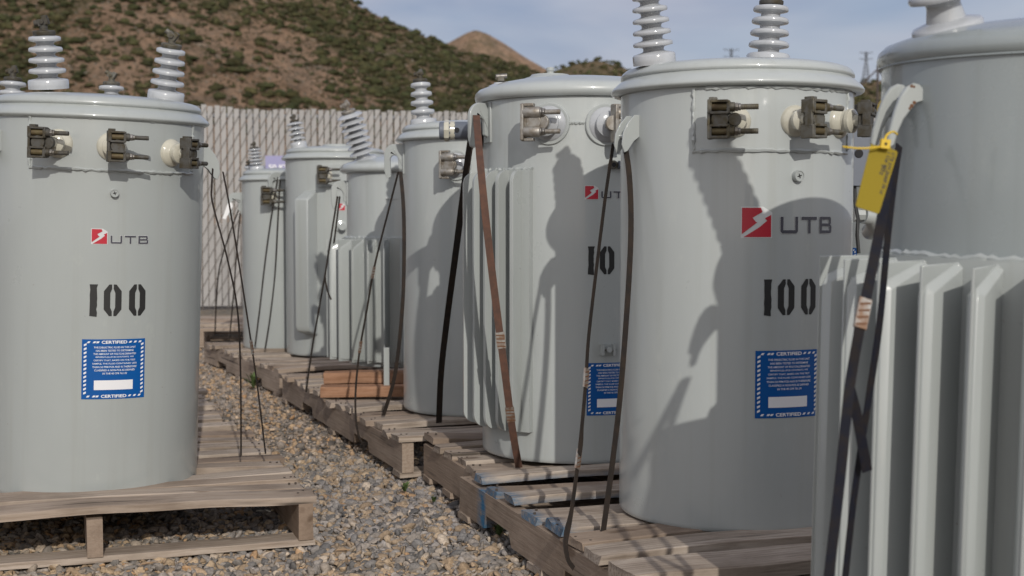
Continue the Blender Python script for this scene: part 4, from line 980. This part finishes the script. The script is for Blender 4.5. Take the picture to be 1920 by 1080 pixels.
# ---------------------------------------------------------------- steel straps
def spline(pts, n=8):
    out = []; m = len(pts)
    for i in range(m-1):
        p0, p1, p2, p3 = pts[max(i-1, 0)], pts[i], pts[i+1], pts[min(i+2, m-1)]
        for k in range(n):
            t = k/n; out.append(.5*((2*p1)+(p2-p0)*t+(2*p0-5*p1+4*p2-p3)*t*t+(3*p1-p0-3*p2+p3)*t**3))
    return out+[pts[-1]]
def strap(label, pts, width, m, ang=0.0, seals=(), group='steel straps tying transformers to pallets', tail=None, ang1=None):
    P = spline([at(*p) for p in pts]); root = empty('steel_strap', P[-1]); tag(root, label, 'strap', group)
    n = len(P); a1 = ang if ang1 is None else ang1
    sd = [Vector((math.cos(ang+(a1-ang)*i/(n-1)), math.sin(ang+(a1-ang)*i/(n-1)), 0)) for i in range(n)]
    Q = [p-P[-1] for p in P]; b = MB(); b.ribbon(Q, width, sd, .0012, m); b.build('strap_band', root)
    for s_ in seals:
        i = int(s_*(n-2)); d = (Q[i+1]-Q[i]).normalized(); c = Q[i]; b = MB()
        b.ribbon([c-d*.022, c-d*.012, c, c+d*.012, c+d*.022], width*1.22, sd[i], .0045, SEAL)
        for k in (-.014, -.004, .006, .016): b.box(c+d*k, (width*1.1, .0062, .003), RUST_SPOT, Matrix((sd[i], sd[i].cross(d), d)).transposed())
        b.build('strap_seal', root)
    if tail:
        b = MB(); b.ribbon([q-P[-1] for q in spline([at(*p) for p in tail])], width, sd[0], .0012, m); b.build('loose_end', root)
    return root
strap('thin dark strap hanging straight from the right lug of the front left transformer', [(399, 316, 3.72), (397, 350, 3.70), (399, 383, 3.68), (425, 480, 3.68), (445, 580, 3.72), (451, 700, 3.80), (452, 855, 3.86)], .0075, STEEL_DK, 1.25)
strap('outer thin strap slanting down right beside the front left transformer', [(418, 322, 3.78), (431, 390, 3.76), (449, 500, 3.76), (466, 610, 3.79), (482, 720, 3.84), (498, 851, 3.88)], .0075, STEEL_DK, 1.25, seals=(.7,))
strap('thin left strap of the right front transformer, two crimped seals, ending under pallet edge', [(1150, 270, 3.05), (1135, 370, 3.04), (1114, 540, 3.02), (1103, 640, 3.0), (1098, 720, 2.98), (1088, 830, 2.93), (1072, 955, 2.86), (1061, 1010, 2.79), (1064, 1046, 2.76), (1076, 1066, 2.76)], .017, STEEL_DK, 1.10, seals=(.44, .60), tail=[(1091, 800, 2.935), (1090, 830, 2.93), (1086, 852, 2.91)])
strap('broad dark strap lying against the left side of the right front transformer', [(1170, 262, 3.02), (1180, 330, 2.98), (1183, 430, 2.95), (1177, 560, 2.93), (1163, 740, 2.91), (1148, 870, 2.90), (1130, 1004, 2.885)], .017, STEEL_DK, .75)
strap('rust brown strap with crimped seals crossing in front of the narrow fins', [(893, 216, 3.80), (901, 310, 3.62), (912, 420, 3.56), (930, 570, 3.55), (947, 700, 3.56), (960, 800, 3.60), (973, 877, 3.66)], .020, RUST, .1, seals=(.60, .82))
strap('nearly black strap slanting left behind the narrow fins to the pallet', [(886, 240, 3.88), (873, 330, 3.92), (855, 470, 4.0), (838, 600, 4.2), (827, 700, 4.3), (823, 793, 4.42)], .020, STEEL_DK, .3)
strap('thin strap on the left of the plain middle transformer ending under the long pallet edge', [(747, 322, 4.62), (727, 400, 4.66), (702, 500, 4.7), (688, 580, 4.72), (674, 660, 4.72), (667, 730, 4.71), (667, 780, 4.68), (672, 815, 4.66), (680, 832, 4.66)], .009, STEEL_DK, .9, seals=(.28, .5))
strap('thin strap bowing against the front of the plain middle transformer', [(751, 322, 4.62), (757, 400, 4.58), (757, 520, 4.55), (751, 620, 4.55), (739, 710, 4.58), (719, 779, 4.62)], .014, STEEL_DK, .5)
strap('thin left strap of the pleated transformer falling to the long pallet edge', [(633, 368, 5.5), (623, 430, 5.45), (612, 500, 5.42), (598, 580, 5.42), (585, 655, 5.44), (574, 735, 5.44)], .009, STEEL_DK, .9, tail=[(609, 520, 5.28), (614, 545, 5.27), (621, 562, 5.26)])
strap('short thin strap beside the pleated transformer, running behind its fins', [(637, 368, 5.5), (632, 410, 5.5), (627, 450, 5.52), (621, 500, 5.6)], .009, STEEL_DK, .9)
strap('left strap across the face of the rearmost transformer', [(521, 332, 7.1), (508, 410, 7.08), (497, 490, 7.06), (488, 570, 7.06), (478, 650, 7.08)], .009, STEEL_DK, .9)
strap('right strap across the face of the rearmost transformer', [(525, 338, 7.1), (521, 420, 7.08), (516, 510, 7.06), (507, 590, 7.06), (497, 654, 7.06)], .009, STEEL_DK, .9)
strap('strap hanging free in front of the slatted fence, left of the rearmost transformer', [(448, 392, 7.35), (430, 440, 7.4), (412, 500, 7.45), (406, 560, 7.5), (403, 628, 7.6)], .009, STEEL_DK, .9)
strap('second fence side strap of the rearmost transformer, nearer its tank', [(450, 400, 7.3), (444, 470, 7.3), (438, 550, 7.3), (430, 640, 7.3)], .009, STEEL_DK, .9)
strap('blue black strap with rusty seal crossing in front of the deep fins', [(1672, 285, 2.03), (1655, 400, 1.93), (1636, 500, 1.87), (1615, 600, 1.83), (1597, 700, 1.82), (1588, 770, 1.81), (1575, 900, 1.80), (1553, 1090, 1.79)], .0155, STEEL_BLUE, .25, seals=(.42,), tail=[(1594, 730, 1.83), (1609, 790, 1.84), (1618, 840, 1.85), (1626, 884, 1.86)])
strap('second dark strap crossing behind the blue black one in the fin gap', [(1686, 272, 2.02), (1675, 350, 1.99), (1664, 450, 1.96), (1650, 600, 1.93), (1633, 720, 1.90), (1613, 850, 1.88), (1598, 960, 1.87), (1584, 1090, 1.86)], .015, STEEL_BLUE, .7)

# ---------------------------------------------------------------- yellow tag with zip tie
Yt = 1.875; cpt = [at(px, py, Yt) for px, py in ((1633, 269), (1638, 272), (1646, 273), (1652, 270), (1657, 264), (1668, 262), (1668, 274), (1672, 279), (1681, 283), (1683, 287), (1649, 398), (1646, 401), (1608, 389), (1604, 385))]
tg_ = empty('yellow_tag', cpt[4]); tag(tg_, 'yellow plastic tag with handwriting hanging from the straps of the right edge transformer', 'tag')
ux = Vector((1, 0, 0)); uz = Vector((0, .0, 1)); o = cpt[4]
b = MB(); b.prism([((q-o).x, (q-o).z) for q in cpt], YELLOW_SHADED, (0, 0, 0), ux, uz, .0012); b.build('tag_plate', tg_, bevel=.0004)
hand = MB()
def hand_text(s, pxa, pya, pxb, pyb, hpx):
    A = at(pxa, pya, Yt)-o; B_ = at(pxb, pyb, Yt)-o; d = (B_-A); Ln = d.length; d.normalize(); up = Vector((-d.z, 0, d.x))
    v, f = text_fit(s, Ln/2, 0, Ln, hpx/2500*Yt, .012); hand.add([A+d*x+up*y+Vector((0, -.0009, 0)) for x, y in [(x+.0006*math.sin(y*900), y+.0006*math.sin(x*310)) for x, y in v]], f, INK)
hand_text('UTB S/N 26008 38-16', 1675.5, 287, 1652, 364, 7); hand_text('1 D# 302', 1666, 286, 1657, 322, 7); hand_text('502', 1656, 309, 1652, 328, 7)
hand.build('handwriting', tg_)
b = MB(); q = at(1658, 266, Yt-.006)-o; b.box(q+Vector((.001, 0, -.003)), (.013, .009, .013), YELLOW, Matrix.Rotation(.12, 3, 'Y')); b.lathe([(.0022, 0), (.0022, .0004)], HOLE, q+Vector((.001, -.0046, -.003)), (0, -1, 0), 8)
b.tube([at(*p)-o for p in ((1664, 273, Yt-.004), (1645, 276, Yt-.010), (1625, 278, Yt-.012), (1605, 278, Yt-.010), (1580, 275, Yt-.006))], .0014, YELLOW, 8)
b.tube([at(*p)-o for p in ((1659, 262, Yt-.004), (1662, 254, Yt), (1669, 248, Yt+.008), (1676, 247, Yt+.014), (1682, 252, Yt+.02))], .0016, YELLOW, 8); b.build('zip_tie', tg_, bevel=.0006)
# white paper tag at the rear
q = at(427, 394, 7.3); wt = empty('white_tag', q); tag(wt, 'small white paper tag in front of the fence by the rearmost transformer', 'tag')
b = MB(); b.prism([(-.03, -.045), (-.012, -.05), (.028, .02), (.022, .045), (.0, .035)], PAPER, (0, 0, 0), (1, 0, 0), (0, 0, 1), .002); b.build('tag_sheet', wt)
b = MB(); b.tube([Vector((.02, 0, .04)), Vector((.045, 0, .06)), Vector((.07, 0, .05))], .002, WIRE, 6); b.build('tag_wire', wt)

# ---------------------------------------------------------------- weeds in the gravel
WD = mat('weed_leaf', (.07, .11, .03), .8)
def weed(x, y, h, label, s):
    r = random.Random(s); b = MB()
    for i in range(16):
        a = r.uniform(0, 2*PI); e = r.uniform(.2, .9)*h; hh = h*r.uniform(.4, 1); d = Vector((math.cos(a), math.sin(a), 0)); t_ = Vector((-d.y, d.x, 0))*.004
        b.add([-t_, t_, d*e*.5+Vector((0,0,hh*.8))+t_*1.2, d*e*.5+Vector((0,0,hh*.8))-t_*1.2, d*e+Vector((0,0,hh))], [(0, 1, 2, 3), (3, 2, 4)], WD)
    o = b.build('weed', None); o.location = (x, y, 0); tag(o, label, 'weed', 'small weeds in the gravel')
for i, (px, py, h, lb) in enumerate(((473, 728, .09, 'small green weed by the notched distant pallet'), (757, 925, .03, 'tiny weed in the open gravel between the rows'), (545, 655, .08, 'green sprig beside the rearmost pallets'), (935, 1010, .035, 'tiny weed beside the blue marked pallet'), (812, 945, .02, 'tiny seedling right of the other gravel weed'))):
    Y = .82*2500/(py-410); weed((px-960)/2500*Y, Y, h, lb, i)

CH = mat('wood_splinter_material', (.30, .20, .12), .9)
for i, (px, py, Ln, a, lb) in enumerate(((268, 1062, .045, .7, 'reddish wood splinter on the gravel before the left pallet'), (712, 960, .03, 2.2, 'short wood splinter in the open gravel'), (640, 1040, .035, .2, 'pale wood splinter lying near the bottom of the gravel'))):
    Y = .835*2500/(py-410); b = MB(); d = Vector((math.cos(a), math.sin(a), 0)); b.tube([-d*Ln/2, Vector((0, 0, .001)), d*Ln/2], [.001, .003, .0008], CH, 5)
    o = b.build('wood_splinter', None); x = (px-960)/2500*Y; o.location = (x, Y, zg(x, Y)+.012); tag(o, lb, 'splinter', 'wood splinters on the gravel')
